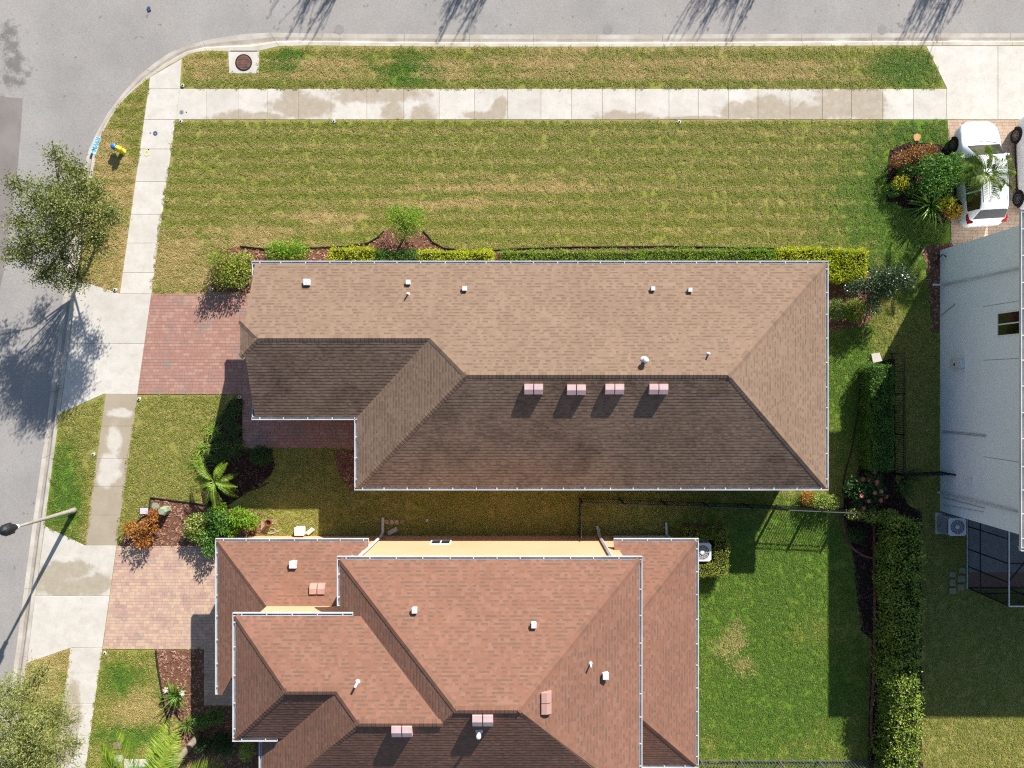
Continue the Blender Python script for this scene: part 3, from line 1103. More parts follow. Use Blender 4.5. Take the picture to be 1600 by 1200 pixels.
def gutter(house, x0, x1, y0, y1, out, z, seed=0, w=.12):
    """axis-aligned open gutter; out is the outward direction; the given line is its inner edge"""
    mb = MB()
    hg = []
    nx, ny = out
    def bx(o0, o1, z0, z1, s0, s1, target):
        if nx: target.box(min(x0 + nx * o0, x0 + nx * o1), max(x0 + nx * o0, x0 + nx * o1), s0, s1, z + z0, z + z1)
        else: target.box(s0, s1, min(y0 + ny * o0, y0 + ny * o1), max(y0 + ny * o0, y0 + ny * o1), z + z0, z + z1)
    s0, s1 = (y0, y1) if nx else (x0, x1)
    s0, s1 = min(s0, s1), max(s0, s1)
    bx(-.03, .0, -.17, -.012, s0, s1, mb)        # fascia board
    bx(.002, w - .016, -.115, -.10, s0, s1, mb)  # bottom
    bx(w - .014, w, -.115, .004, s0, s1, mb)     # front
    bx(w - .03, w + .008, .006, .016, s0, s1, mb)  # lip
    bx(.001, .010, -.10, .006, s0, s1, mb)       # back flange
    bx(.012, w - .032, -.1, .004, s0, s0 + .012, mb)
    bx(.012, w - .032, -.1, .004, s1 - .012, s1, mb)
    g = mb.build('gutter', M['white'], house)
    rng = random.Random(seed)
    s = s0 + .35
    me = None
    while s < s1 - .15:
        h = MB()
        bx(.004, w - .034, .0, .012, s, s + .045, h)
        h.build('hanger', M['white'], g, world=False)
        s += rng.uniform(.9, 1.15)
    return g

def wall_box(house, x0, x1, y0, y1, z1, m, name='wall'):
    return MB().box(x0, x1, y0, y1, -.1, z1).build(name, m, house)

def window(house, face, a0, a1, z0, z1, c, name='window', panes=2, gm='glass'):
    """face 'x' wall at x=c seen from -x, 'X' from +x, 'y' at y=c seen from -y, 'Y' from +y"""
    f = MB()
    g = []
    def bx(t0, t1, b0, b1, o0, o1, tgt):
        if face in 'xX':
            s = -1 if face == 'x' else 1
            tgt.box(min(c + s * o0, c + s * o1), max(c + s * o0, c + s * o1), t0, t1, b0, b1)
        else:
            s = -1 if face == 'y' else 1
            tgt.box(t0, t1, min(c + s * o0, c + s * o1), max(c + s * o0, c + s * o1), b0, b1)
    t = .05
    bx(a0, a1, z0, z0 + t, -.01, .05, f)
    bx(a0, a1, z1 - t, z1, -.01, .05, f)
    bx(a0, a0 + t, z0 + t, z1 - t, -.01, .048, f)
    bx(a1 - t, a1, z0 + t, z1 - t, -.01, .048, f)
    for k in range(1, panes):
        q = a0 + (a1 - a0) * k / panes
        bx(q - t / 2, q + t / 2, z0 + t, z1 - t, -.01, .044, f)
    fr = f.build(name, M['frame'], house)
    for k in range(panes):
        q0 = a0 + t + (a1 - a0 - 2 * t) * k / panes + .005
        q1 = a0 + t + (a1 - a0 - 2 * t) * (k + 1) / panes - .005
        p = MB()
        bx(q0, q1, z0 + t, z1 - t, .004, .012, p)
        p.build('pane', M[gm], fr, world=False)
    return fr

def on_plane(org, up, ze, p, x, y):
    return ze + p * ((x - org[0]) * up[0] + (y - org[1]) * up[1])

# solve: photograph pixel on a roof plane -> world point
def px_on(org, up, ze, p, u, v, lift=0.0):
    h = ze
    for _ in range(40):
        x, y = G(u, v, h + lift)
        h = on_plane(org, up, ze, p, x, y)
    return (x, y, h)

def double_vent(house, pt, up, p, m, w=.42, d=.55, hgt=.42, gap=.04, flatdir=None):
    """off-ridge vent: two hooded boxes side by side along the eave"""
    x, y, z = pt
    ex, ey = -up[1], up[0]
    for s in (-1, 1):
        mb = MB()
        cx, cy = x + ex * s * (w + gap) / 2, y + ey * s * (w + gap) / 2
        prof = [(-d / 2, -.25), (-d / 2, hgt * .55), (-d * .05, hgt), (d / 2, hgt), (d / 2, -.25)]   # along down-slope .. up-slope
        vs = []
        for e in (-w / 2, w / 2):
            for o, zz in prof:
                vs.append((cx + ex * e + up[0] * o, cy + ey * e + up[1] * o, z + zz))
        n = len(prof)
        fs = [tuple(range(n)), tuple(range(2 * n - 1, n - 1, -1))] + [((i + 1) % n, i, n + i, n + (i + 1) % n) for i in range(n)]
        mb.add(vs, fs)
        mb.build('roof_vent', m, house)

def cap_vent(house, pt, r=.13, h=.28, m='galv', square=False):
    x, y, z = pt
    r *= .86
    mb = MB()
    if square:
        mb.box(x - r, x + r, y - r, y + r, z - .1, z + h * .5)
        vs = [(x - r * 1.25, y - r * 1.25, z + h * .5), (x + r * 1.25, y - r * 1.25, z + h * .5), (x + r * 1.25, y + r * 1.25, z + h * .5 + .03), (x - r * 1.25, y + r * 1.25, z + h * .5 + .03)]
        top = [(a * .9 + x * .1, b * .9 + y * .1, z + h) for a, b, c in vs]
        mb.add(vs + top, [(0, 3, 2, 1), (4, 5, 6, 7), (0, 1, 5, 4), (1, 2, 6, 5), (2, 3, 7, 6), (3, 0, 4, 7)])
    else:
        mb.lathe([(r * 1.7, -.06), (r * 1.6, .02), (r * .7, .05), (r * .7, h * .6), (r * 1.1, h * .62), (r * 1.1, h * .9), (r * .6, h)], (x, y, z), 14)
    mb.build('roof_vent', M[m], house, smooth=not square)

def pipe_vent(house, pt, r=.045, h=.32):
    r *= .8
    mb = MB()
    mb.lathe([(r * 2.2, -.05), (r * 2.4, .015), (r * 1.3, .05), (r, .06), (r, h), (r * .8, h)], pt, 10)
    mb.build('vent_pipe', M['galv'], house, smooth=True)

def downspout(house, pts, m='white', s=.075):
    mb = MB()
    mb.tube(pts, s, 4)
    mb.build('downspout', M[m], house)

# ------------------------------------------------------------------ house 1: single storey, tan shingles
H1 = thing('single_storey_house', 'single storey house with long tan and brown shingle hip roof in the middle', 'house', (2, 0, 0))
ZE, PI_ = 2.9, .44
T_ = ((0, 5.38), (0, -1), ZE, PI_)
B_ = ((0, -4.62), (0, 1), ZE, PI_)
FB = ((0, -1.47), (0, 1), ZE, PI_)
roof_slope(H1, [[(-11.5, 5.38), (-3.495, 5.38), (-3.495, 1.955), (-10.84, 1.955), (-11.5, 2.535)],
                [(-3.495, 5.38), (14.03, 5.38), (9.03, .38), (-1.92, .38), (-3.495, 1.955)]], *T_, M['tan'], 1)
roof_slope(H1, [[(14.03, -4.62), (14.03, 5.38), (9.03, .38)]], (14.03, 0), (-1, 0), ZE, PI_, M['tan'], 2)
roof_slope(H1, [[(-6.92, -4.62), (14.03, -4.62), (9.03, .38), (-1.92, .38)]], *B_, M['tan_algae'], 3)
roof_slope(H1, [[(-6.92, -4.62), (-1.92, .38), (-3.495, 1.955), (-6.92, -1.47)]], (-6.92, 0), (1, 0), ZE, PI_, M['tan'], 4)
roof_slope(H1, [[(-11.5, -1.47), (-6.92, -1.47), (-3.495, 1.955), (-10.84, 1.955), (-11.5, 1.375)]], *FB, M['tan_algae'], 5)
roof_slope(H1, [[(-11.72, 1.182), (-10.84, 1.955), (-11.72, 2.728)]], (-11.72, 0), (1, 0), 4.05, .4068, M['tan'], 6)
zr, zf = ZE + PI_ * 5, ZE + PI_ * 3.425
mt = M['tan']
ridge_caps(H1, (-1.92, .38, zr), (9.03, .38, zr), mt, 1)
ridge_caps(H1, (-10.84, 1.955, zf), (-3.495, 1.955, zf), mt, 2)
ridge_caps(H1, (14.03, 5.38, ZE), (9.03, .38, zr), mt, 3, .052)
ridge_caps(H1, (14.03, -4.62, ZE), (9.03, .38, zr), mt, 4, .052)
ridge_caps(H1, (-6.92, -4.62, ZE), (-1.92, .38, zr), mt, 5, .052)
ridge_caps(H1, (-3.495, 1.955, zf), (-1.92, .38, zr), mt, 6, .052)
ridge_caps(H1, (-11.72, 2.728, 4.05), (-10.84, 1.955, zf), mt, 7, .05)
ridge_caps(H1, (-11.72, 1.182, 4.05), (-10.84, 1.955, zf), mt, 8, .05)
gz = ZE - .01
gutter(H1, -11.66, 14.17, 5.39, 5.39, (0, 1), gz, 1)
gutter(H1, 14.04, 14.04, -4.62, 5.38, (1, 0), gz, 2)
gutter(H1, -7.06, 14.17, -4.63, -4.63, (0, -1), gz, 3)
gutter(H1, -6.93, -6.93, -4.62, -1.49, (-1, 0), gz, 4)
gutter(H1, -11.66, -6.95, -1.48, -1.48, (0, -1), gz, 5)
gutter(H1, -11.51, -11.51, 4.25, 5.38, (-1, 0), gz, 6)
gutter(H1, -11.51, -11.51, -1.47, -.35, (-1, 0), gz, 7)
wall_box(H1, -6.5, 13.6, -4.2, 4.96, 2.8, M['stucco_tan'])
wall_box(H1, -11.1, -6.52, -1.05, 4.95, 2.8, M['stucco_tan'])
mb = MB()
mb.add([(-11.1, -1.05, 2.8), (-11.1, 4.95, 2.8), (-11.1, 2.75, 4.0), (-11.1, 1.16, 4.0), (-10.9, -1.05, 2.8), (-10.9, 4.95, 2.8), (-10.9, 2.75, 4.0), (-10.9, 1.16, 4.0)],
       [(0, 1, 2, 3), (7, 6, 5, 4), (0, 3, 7, 4), (1, 5, 6, 2), (3, 2, 6, 7)])
mb.build('gable_wall', M['stucco_tan'], H1)
MB().box(-11.11, 14.0, 4.97, 5.36, 2.72, 2.76).build('soffit', M['soffit'], H1)
MB().box(-6.6, 14.0, -4.6, -4.21, 2.72, 2.76).build('soffit', M['soffit'], H1)
MB().box(13.61, 14.0, -4.2, 4.96, 2.72, 2.76).build('soffit', M['soffit'], H1)
# garage door with panel ribs, entry door, windows
gd = MB()
for k in range(4): gd.box(-11.15, -11.11, -.3, 4.5, .04 + k * .56, .04 + k * .56 + .545)
gd.build('garage_door', M['frame'], H1)
window(H1, 'y', -4.8, -3.2, .9, 2.2, -4.2)
window(H1, 'y', 1.2, 2.8, .9, 2.2, -4.2)
window(H1, 'y', 8.0, 9.6, .9, 2.2, -4.2)
window(H1, 'Y', -4, -2.4, .9, 2.2, 4.96)
window(H1, 'Y', 5, 6.6, .9, 2.2, 4.96)
window(H1, 'X', -1.5, .9, .2, 2.2, 13.6, 'patio_door')
MB().box(-6.55, -6.51, -3.2, -2.2, .02, 2.1).build('entry_door', plain('door_paint', C8(96, 60, 44)), H1)
for u, v in ((834, 608), (901, 609), (961, 608), (1030, 608)):
    double_vent(H1, px_on(*B_, u, v, .25), (0, 1), PI_, M['pinkvent'], .37, .44, .21)
for u, v, r, h, sq in ((480, 441, .14, .22, True), (638, 441, .10, .2, True), (726, 451, .10, .2, True), (1020, 451, .09, .2, True), (1078, 453, .09, .2, True)):
    cap_vent(H1, px_on(*T_, u, v, .1), r, h, 'galv', sq)
cap_vent(H1, px_on(*T_, 1008, 563, .2), .13, .42)
pipe_vent(H1, px_on(*T_, 637, 459, .15))
pipe_vent(H1, px_on(*T_, 1108, 553, .15), .045, .28)

# ------------------------------------------------------------------ house 2: two storeys, terracotta shingles, peach walls
H2 = thing('two_storey_house', 'two storey peach house with several terracotta shingle roofs at the bottom', 'house', (-1, -12, 0))
tm, ta = M['ter'], M['ter_algae']
pA = .43
A_T = ((0, -7.05), (0, -1), 2.9, pA)
roof_slope(H2, [[(-13.15, -7.05), (-6.45, -7.05), (-6.45, -9.62), (-10.58, -9.62)]], *A_T, tm, 11)
roof_slope(H2, [[(-13.15, -7.05), (-10.7, -9.5), (-10.7, -10.1), (-12.95, -13.9), (-13.15, -13.9)]], (-13.15, 0), (1, 0), 2.9, pA, tm, 12)
ridge_caps(H2, (-13.15, -7.05, 2.9), (-10.6, -9.6, 2.9 + pA * 2.55), tm, 11, .052)
pM = .53
M_T = ((0, -7.12), (0, -1), 5.9, pM)
M_R = ((5.15, 0), (-1, 0), 5.9, pM)
roof_slope(H2, [[(-6.96, -7.12), (5.15, -7.12), (.25, -12.02), (-2.06, -12.02)]], *M_T, tm, 13)
roof_slope(H2, [[(5.15, -7.12), (5.15, -16.92), (.25, -12.02)]], *M_R, tm, 14)
roof_slope(H2, [[(-6.96, -7.12), (-4.83, -9.25), (-6.96, -9.25)], [(-6.02, -9.25), (-4.83, -9.25), (-2.06, -12.02), (-2.62, -12.65)]], (-6.96, 0), (1, 0), 5.9, pM, tm, 15)
zb = 8.5 - .5 * 4.98
MB_ = ((0, -17.0), (0, 1), zb, .5)
roof_slope(H2, [[(-10.15, -17.0), (-2.62, -17.0), (-2.62, -12.65), (-5.70, -12.65)], [(-2.62, -17.0), (5.15, -17.0), (.25, -12.02), (-2.06, -12.02), (-2.62, -12.65)]], *MB_, ta, 16)
L_T = ((0, -9.25), (0, -1), 6.4, pM)
roof_slope(H2, [[(-11.0, -9.25), (-6.67, -9.25), (-6.67, -11.68), (-8.57, -11.68)], [(-6.67, -9.25), (-6.02, -9.25), (-2.62, -12.65), (-5.70, -12.65), (-6.67, -11.68)]], *L_T, tm, 17)
roof_slope(H2, [[(-11.0, -14.11), (-8.57, -11.68), (-11.0, -9.25)]], (-11.0, 0), (1, 0), 6.4, pM, tm, 18)
roof_slope(H2, [[(-11.0, -14.11), (-9.10, -14.11), (-6.67, -11.68), (-8.57, -11.68)]], (0, -14.11), (0, 1), 6.4, pM, ta, 19)
roof_slope(H2, [[(-10.15, -17.1), (-9.10, -16.05), (-9.10, -13.75), (-10.15, -13.75)], [(-9.10, -16.05), (-5.70, -12.65), (-6.67, -11.68), (-9.10, -14.11)]], (-10.15, 0), (1, 0), 5.84, pM, tm, 20)
zM, zL, zB = 5.9 + pM * 4.9, 6.4 + pM * 2.43, 6.4 + pM * 3.4
for a, b in (((-2.06, -12.02, zM), (.25, -12.02, zM)), ((-6.96, -7.12, 5.9), (-2.06, -12.02, zM)), ((5.15, -7.12, 5.9), (.25, -12.02, zM)), ((5.15, -16.92, 5.9), (.25, -12.02, zM)),
             ((-8.57, -11.68, zL), (-6.67, -11.68, zL)), ((-11.0, -9.25, 6.4), (-8.57, -11.68, zL)), ((-11.0, -14.11, 6.4), (-8.57, -11.68, zL)),
             ((-5.7, -12.65, zB), (-2.62, -12.65, zB)), ((-6.67, -11.68, zL), (-5.7, -12.65, zB)), ((-10.15, -17.1, 5.84), (-5.7, -12.65, zB))):
    ridge_caps(H2, a, b, tm, hash(a) % 99, .052)
pC = .46
roof_slope(H2, [[(4.56, -7.05), (8.22, -7.05), (4.82, -10.45), (4.56, -10.45)]], (0, -7.05), (0, -1), 2.9, pC, tm, 21)
roof_slope(H2, [[(8.22, -7.05), (8.22, -17.05), (4.82, -13.65), (4.82, -10.45)]], (8.22, 0), (-1, 0), 2.9, pC, tm, 22)
roof_slope(H2, [[(8.22, -17.05), (4.82, -13.65), (4.82, -17.05)]], (0, -17.05), (0, 1), 2.9, pC, ta, 23)
ridge_caps(H2, (8.22, -7.05, 2.9), (4.82, -10.45, 2.9 + pC * 3.4), tm, 31, .052)
ridge_caps(H2, (8.22, -17.05, 2.9), (4.82, -13.65, 2.9 + pC * 3.4), tm, 32, .052)
g1, g2, g3 = 2.89, 5.89, 6.39
gutter(H2, -13.29, -6.43, -7.04, -7.04, (0, 1), g1, 11)
gutter(H2, -13.16, -13.16, -13.9, -7.05, (-1, 0), g1, 12)
gutter(H2, -7.10, 5.29, -7.11, -7.11, (0, 1), g2, 13)
gutter(H2, -6.97, -6.97, -9.0, -7.12, (-1, 0), g2, 14)
gutter(H2, 5.16, 5.16, -17.0, -7.12, (1, 0), g2, 15)
gutter(H2, -11.14, -6.35, -9.24, -9.24, (0, 1), g3, 16)
gutter(H2, -11.01, -11.01, -14.11, -9.25, (-1, 0), g3, 17)
gutter(H2, -11.14, -9.35, -14.12, -14.12, (0, -1), g3, 18)
gutter(H2, -10.16, -10.16, -17.1, -13.8, (-1, 0), 5.83, 19)
gutter(H2, 4.56, 8.36, -7.04, -7.04, (0, 1), g1, 20)
gutter(H2, 8.23, 8.23, -17.05, -7.05, (1, 0), g1, 21)
gutter(H2, 5.3, 8.36, -17.06, -17.06, (0, -1), g1, 22)
pe = M['stucco_peach']
wall_box(H2, -12.75, -6.7, -13.3, -7.42, 2.8, pe)
wall_box(H2, -6.65, 4.78, -16.5, -7.40, 5.8, pe)
MB().box(-10.6, -6.7, -13.75, -9.6, 2.6, 6.3).build('wall', pe, H2)
MB().box(-9.75, -6.7, -16.5, -13.8, -.1, 5.7).build('wall', pe, H2)
wall_box(H2, 4.7, 7.82, -16.6, -7.43, 2.8, pe)
MB().box(-6.9, 5.1, -7.39, -7.14, 5.72, 5.76).build('soffit', M['soffit'], H2)
window(H2, 'Y', *sorted((G(676, 840)[0] * .98, G(707, 840)[0] * .98)), 1.15, 2.0, -7.40)
window(H2, 'x', -12.6, -11.0, 4.2, 5.5, -10.6)
gd = MB()
for k in range(4): gd.box(-12.80, -12.76, -12.9, -8.2, .04 + k * .56, .04 + k * .56 + .545)
gd.build('garage_door', M['frame'], H2)
downspout(H2, [(-6.5, -7.02, 5.8), (-6.48, -7.28, 5.5), (-6.28, -7.30, .7), (-6.28, -7.2, .25), (-6.28, -6.5, .14)])
downspout(H2, [(4.2, -7.02, 5.8), (4.2, -7.30, 5.5), (4.2, -7.30, .5), (4.2, -7.1, .2), (4.15, -6.9, .15)])
downspout(H2, [(7.6, -7.02, 2.8), (7.55, -7.3, 2.5), (7.5, -7.32, .3), (7.5, -6.75, .15)], s=.06)
MB().box(4.86, 7.4, -7.41, -7.33, .35, 1.9).build('storm_shutter', M['galv'], H2)
double_vent(H2, px_on(*A_T, 495, 921, .2), (0, -1), pA, M['terravent'], .31, .42, .2)
double_vent(H2, px_on(*M_R, 854, 1100, .2), (-1, 0), pM, M['terravent'], .38, .38, .2)
double_vent(H2, px_on(*MB_, 627, 1146, .3), (0, 1), .5, M['pinkvent'], .36, .44, .24)
double_vent(H2, px_on(*MB_, 754, 1129, .3), (0, 1), .5, M['pinkvent'], .36, .44, .24)
cap_vent(H2, px_on(*MB_, 748, 1148, .3), .10, .55)
cap_vent(H2, px_on(*A_T, 458, 882, .15), .15, .26, 'galv', True)
cap_vent(H2, px_on(*M_T, 648, 953, .1), .10, .24, 'galv', True)
cap_vent(H2, px_on(*M_T, 834, 976, .1), .10, .24, 'galv', True)
cap_vent(H2, px_on(*M_R, 946, 1055, .1), .12, .26, 'galv', True)
pipe_vent(H2, px_on(*M_R, 923, 1039, .15))
pipe_vent(H2, px_on(*L_T, 557, 1069, .2), .055, .45)

# ------------------------------------------------------------------ house 3: white two-storey wall on the right
H3 = thing('white_house', 'tall white stucco house wall with grey roof edge at the right side', 'house', (26, 0, 0))
ws = M['stucco_white']
wall_box(H3, 20.9, 33.0, -6.2, 6.53, 6.0, ws)
x0, x1, y0, y1 = 20.62, 33.4, -6.60, 6.93
hw = (y1 - y0) / 2
gsh = M['grey_sh']
roof_slope(H3, [[(x0, y0), (x0, y1), (x0 + hw, (y0 + y1) / 2)]], (x0, 0), (1, 0), 6.12, .46, gsh, 41)
roof_slope(H3, [[(x0, y1), (x1, y1), (x1, (y0 + y1) / 2), (x0 + hw, (y0 + y1) / 2)]], (0, y1), (0, -1), 6.12, .46, gsh, 42)
roof_slope(H3, [[(x0, y0), (x1, y0), (x1, (y0 + y1) / 2), (x0 + hw, (y0 + y1) / 2)]], (0, y0), (0, 1), 6.12, .46, gsh, 43)
gutter(H3, x0 - .01, x0 - .01, y0 + .01, y1 - .01, (-1, 0), 6.11, 41)
gutter(H3, x0 - .14, x1, y1, y1, (0, 1), 6.11, 42)
gutter(H3, x0 - .14, x1, y0, y0, (0, -1), 6.11, 43)
MB().box(20.66, 20.88, -6.5, 6.85, 5.93, 5.97).build('soffit', M['soffit'], H3)
XW = 20.9
def onwall(u, v):
    """pixel on the left wall plane -> (y, z)"""
    z = CAMH - F * XW / (u - 800.0)
    return (600.0 - v) * (CAMH - z) / F, z
ya, za = onwall(1560, 526)
yb, zb_ = onwall(1593, 491)
window(H3, 'x', ya, ya + 1.02, 4.15, 5.55, XW, 'window', 2, 'dark_glass')
# downspout, meter, conduits, control joints
y, z = onwall(1500, 428)
downspout(H3, [(20.56, 4.70, 6.05), (20.80, 4.74, 5.75), (20.83, 4.80, .7), (20.8, 4.8, .3), (20.45, 4.82, .16)], s=.055)
mb = MB()
y, z = onwall(1498, 568)
mb.box(20.72, 20.9, y - .24, y + .24, z - .38, z + .45)
mb.box(20.68, 20.72, y - .2, y + .2, z - .1, z + .4)
ob = mb.build('electric_meter_box', M['galv'], H3)
MB().box(20.664, 20.68, y - .12, y + .02, z - .02, z + .06).build('meter_slot', M['dark'], ob, world=False)
def wall_line(name, u0, v0, u1, v1, m, r=.02, off=.03):
    ya, za = onwall(u0, v0)
    yb, zb2 = onwall(u1, v1)
    MB().tube([(XW - off, ya, max(.02, za)), (XW - off, yb, zb2)], r, 6).build(name, m, H3)
M['conduit'] = plain('grey_conduit', C8(158, 160, 164), None, 3, .6)
wall_line('conduit', 1471, 493, 1493, 475, M['conduit'])
wall_line('conduit', 1472, 675, 1541, 682, M['conduit'], .015)
wall_line('conduit', 1474, 673, 1541, 679.5, M['conduit'], .015)
wall_line('conduit', 1475, 777, 1539, 794, M['conduit'], .015)
wall_line('conduit', 1474, 788, 1538, 800, M['conduit'], .012)
wall_line('downspout', 1472, 769, 1591, 799, M['white'], .05, .06)
wall_line('downspout', 1467, 769.5, 1472, 769.5, M['white'], .06, .12)
for u, v in ((1592, 560), (1592, 722), (1592, 470)):
    yy, zz = onwall(u, v)
    MB().box(XW - .006, XW + .01, yy - .012, yy + .012, 3.2, 5.9).build('control_joint', M['conduit'], H3)
y, z = onwall(1516, 751)
MB().box(20.78, 20.9, y - .08, y + .08, z - .2, z + .2).build('wall_light', M['frame'], H3)
# hose bib and hose reel at the front corner
mb = MB()
y, z = onwall(1475, 402)
mb.tube([(20.9, y, .5), (20.7, y + .1, .55), (20.55, y - .1, .35)], .03, 6)
mb.tube([(20.7, y - .35, .12), (20.5, y - .15, .3), (20.62, y + .2, .3), (20.8, y + .1, .12)], .03, 6)
mb.build('hose', M['plastic'], H3)

# screened patio behind house 3
LAN = thing('screened_patio', 'screened patio enclosure with dark bronze frame behind the white house', 'patio', (22.5, -8, 0))
lx0, lx1, lyt, lyb, lh = 22.25, 31.0, -6.21, -9.95, 2.85
MB().box(lx0 - .06, lx1, lyb - .06, lyt, -.05, .02).build('patio_floor', plain('patio_floor', C8(160, 156, 158), C8(182, 178, 178), 1.2, .7), LAN)
MB().box(lx0 + .05, lx1, lyb + .02, lyb + .75, .021, .024).build('paver_border', M['paver_red'], LAN)
fr = MB()
def bar(a, b, t=.05):
    fr.tube([a, b], t * .7071, 4)
for z in (.05, .95, lh):
    bar((lx0, lyb, z), (lx0, lyt, z))
    bar((lx0, lyb, z), (lx1, lyb, z))
for y in (lyb, lyb + 1.05, lyb + 1.9, lyb + 3.0):
    bar((lx0, y, 0), (lx0, y, lh))
for k in range(1, 5):
    bar((lx0 + k * 1.9, lyb, 0), (lx0 + k * 1.9, lyb, lh))
    bar((lx0 + k * 1.9, lyb, lh), (lx0 + k * 1.9, lyt, lh))
bar((lx0, lyb + 1.9, lh), (lx1, lyb + 1.9, lh))
bar((lx0, lyb + 1.05, lh), (lx0 + 1.9, lyt - .3, lh), .052)
fr.build('patio_frame', M['bronze'], LAN)
MB().tube([(lx0, lyb, lh + .06), (lx0, lyt, lh + .06)], .03, 4).tube([(lx0, lyb, lh + .06), (lx1, lyb, lh + .06)], .03, 4).build('top_rail', M['galv'], LAN)
MB().box(lx0 - .06, lx0 - .02, lyb - .05, lyt, .02, .08).build('base_rail', M['galv'], LAN)
for y0_, y1_ in ((lyb, lyb + 1.05), (lyb + 1.05, lyb + 1.9), (lyb + 1.9, lyb + 3.0), (lyb + 3.0, lyt)):
    MB().add([(lx0 + .01, y0_ + .04, .1), (lx0 + .01, y1_ - .04, .1), (lx0 + .01, y1_ - .04, lh - .05), (lx0 + .01, y0_ + .04, lh - .05)], [(0, 1, 2, 3)]).build('screen_panel', M['screen'], LAN)
for k in range(4):
    a, b = lx0 + k * 1.9 + .04, lx0 + (k + 1) * 1.9 - .04
    MB().add([(a, lyb + .01, .1), (b, lyb + .01, .1), (b, lyb + .01, lh - .05), (a, lyb + .01, lh - .05)], [(0, 1, 2, 3)]).build('screen_panel', M['screen'], LAN)
    MB().add([(a, lyb + .04, lh), (b, lyb + .04, lh), (b, lyt, lh), (a, lyt, lh)], [(0, 1, 2, 3)]).build('screen_panel', M['screen'], LAN)

# ------------------------------------------------------------------ plants
def nrm(a): return a / np.maximum(np.linalg.norm(a, axis=1, keepdims=True), 1e-9)

def kites(P, D, N, L, Wd, cup=.12):
    """leaf blades: four-point folded leaves"""
    n = len(P)
    L = np.broadcast_to(np.asarray(L, float), (n,))[:, None]
    Wd = np.broadcast_to(np.asarray(Wd, float), (n,))[:, None]
    S = nrm(np.cross(D, N))
    N2 = nrm(np.cross(S, D))
    V = np.empty((n, 4, 3))
    V[:, 0] = P
    V[:, 1] = P + D * L * .42 + S * Wd * .5 + N2 * L * cup
    V[:, 2] = P + D * L
    V[:, 3] = P + D * L * .42 - S * Wd * .5 + N2 * L * cup
    b = np.arange(n)[:, None] * 4
    T = np.concatenate([b + np.array([[0, 2, 1]]), b + np.array([[0, 3, 2]])], 0)
    return V.reshape(-1, 3), T

def blob_points(rng, blobs, n, shell=.5):
    w = np.array([(b[1][0] * b[1][1] * b[1][2]) ** (2 / 3) for b in blobs])
    k = rng.choice(len(blobs), n, p=w / w.sum())
    c = np.array([b[0] for b in blobs])[k]
    r = np.array([b[1] for b in blobs])[k]
    d = nrm(rng.normal(size=(n, 3)))
    rr = 1 - shell * rng.random((n, 1)) ** 1.3
    P = c + d * r * rr
    return P, d

def blob_leaves(rng, blobs, n, L, Wd, shell=.5, droop=0.0, zmin=.06, jit=.8):
    P, d = blob_points(rng, blobs, n, shell)
    ok = P[:, 2] > zmin
    P, d = P[ok], d[ok]
    n = len(P)
    D = nrm(d * .55 + rng.normal(size=(n, 3)) * jit + np.array([0, 0, -droop]))
    N = nrm(d * .6 + rng.normal(size=(n, 3)) * .55 + np.array([0, 0, .55]))
    return kites(P, D, N, L * rng.uniform(.7, 1.25, n), Wd * rng.uniform(.75, 1.2, n))

def box_leaves(rng, boxes, per, L, Wd, rough=.06):
    Vs, Ts, o = [], [], 0
    for (x0, x1, y0, y1, z0, z1) in boxes:
        sx, sy, sz = x1 - x0, y1 - y0, z1 - z0
        fc = [(sx * sy, 2), (sy * sz, 0), (sy * sz, 1), (sx * sz, 3), (sx * sz, 4)]
        for area, f in fc:
            n = int(area * per)
            a, b = rng.random(n), rng.random(n)
            if f == 2: P = np.stack([x0 + a * sx, y0 + b * sy, np.full(n, z1)], 1); nn = (0, 0, 1)
            elif f == 0: P = np.stack([np.full(n, x0), y0 + a * sy, z0 + b * sz], 1); nn = (-1, 0, 0)
            elif f == 1: P = np.stack([np.full(n, x1), y0 + a * sy, z0 + b * sz], 1); nn = (1, 0, 0)
            elif f == 3: P = np.stack([x0 + a * sx, np.full(n, y0), z0 + b * sz], 1); nn = (0, -1, 0)
            else: P = np.stack([x0 + a * sx, np.full(n, y1), z0 + b * sz], 1); nn = (0, 1, 0)
            nn = np.array(nn, float)
            und = .04 * (np.sin(P[:, 0] * 5.1 + P[:, 1] * 3.3) + np.sin(P[:, 1] * 6.7 - P[:, 0] * 2.1))
            P = P + nn * (rng.normal(0, rough, n) + und)[:, None]
            N = nrm(nn * .7 + rng.normal(size=(n, 3)) * .6 + np.array([0, 0, .35]))
            D = nrm(rng.normal(size=(n, 3)) + nn * .4)
            V, T = kites(P, D, N, L * rng.uniform(.7, 1.3, n), Wd * rng.uniform(.7, 1.2, n))
            Vs.append(V); Ts.append(T + o); o += len(V)
    return np.concatenate(Vs), np.concatenate(Ts)

def foliage(name, V, T, m, parent):
    return mobj(name, raw_mesh(name, V, T, m), parent, 'stuff')

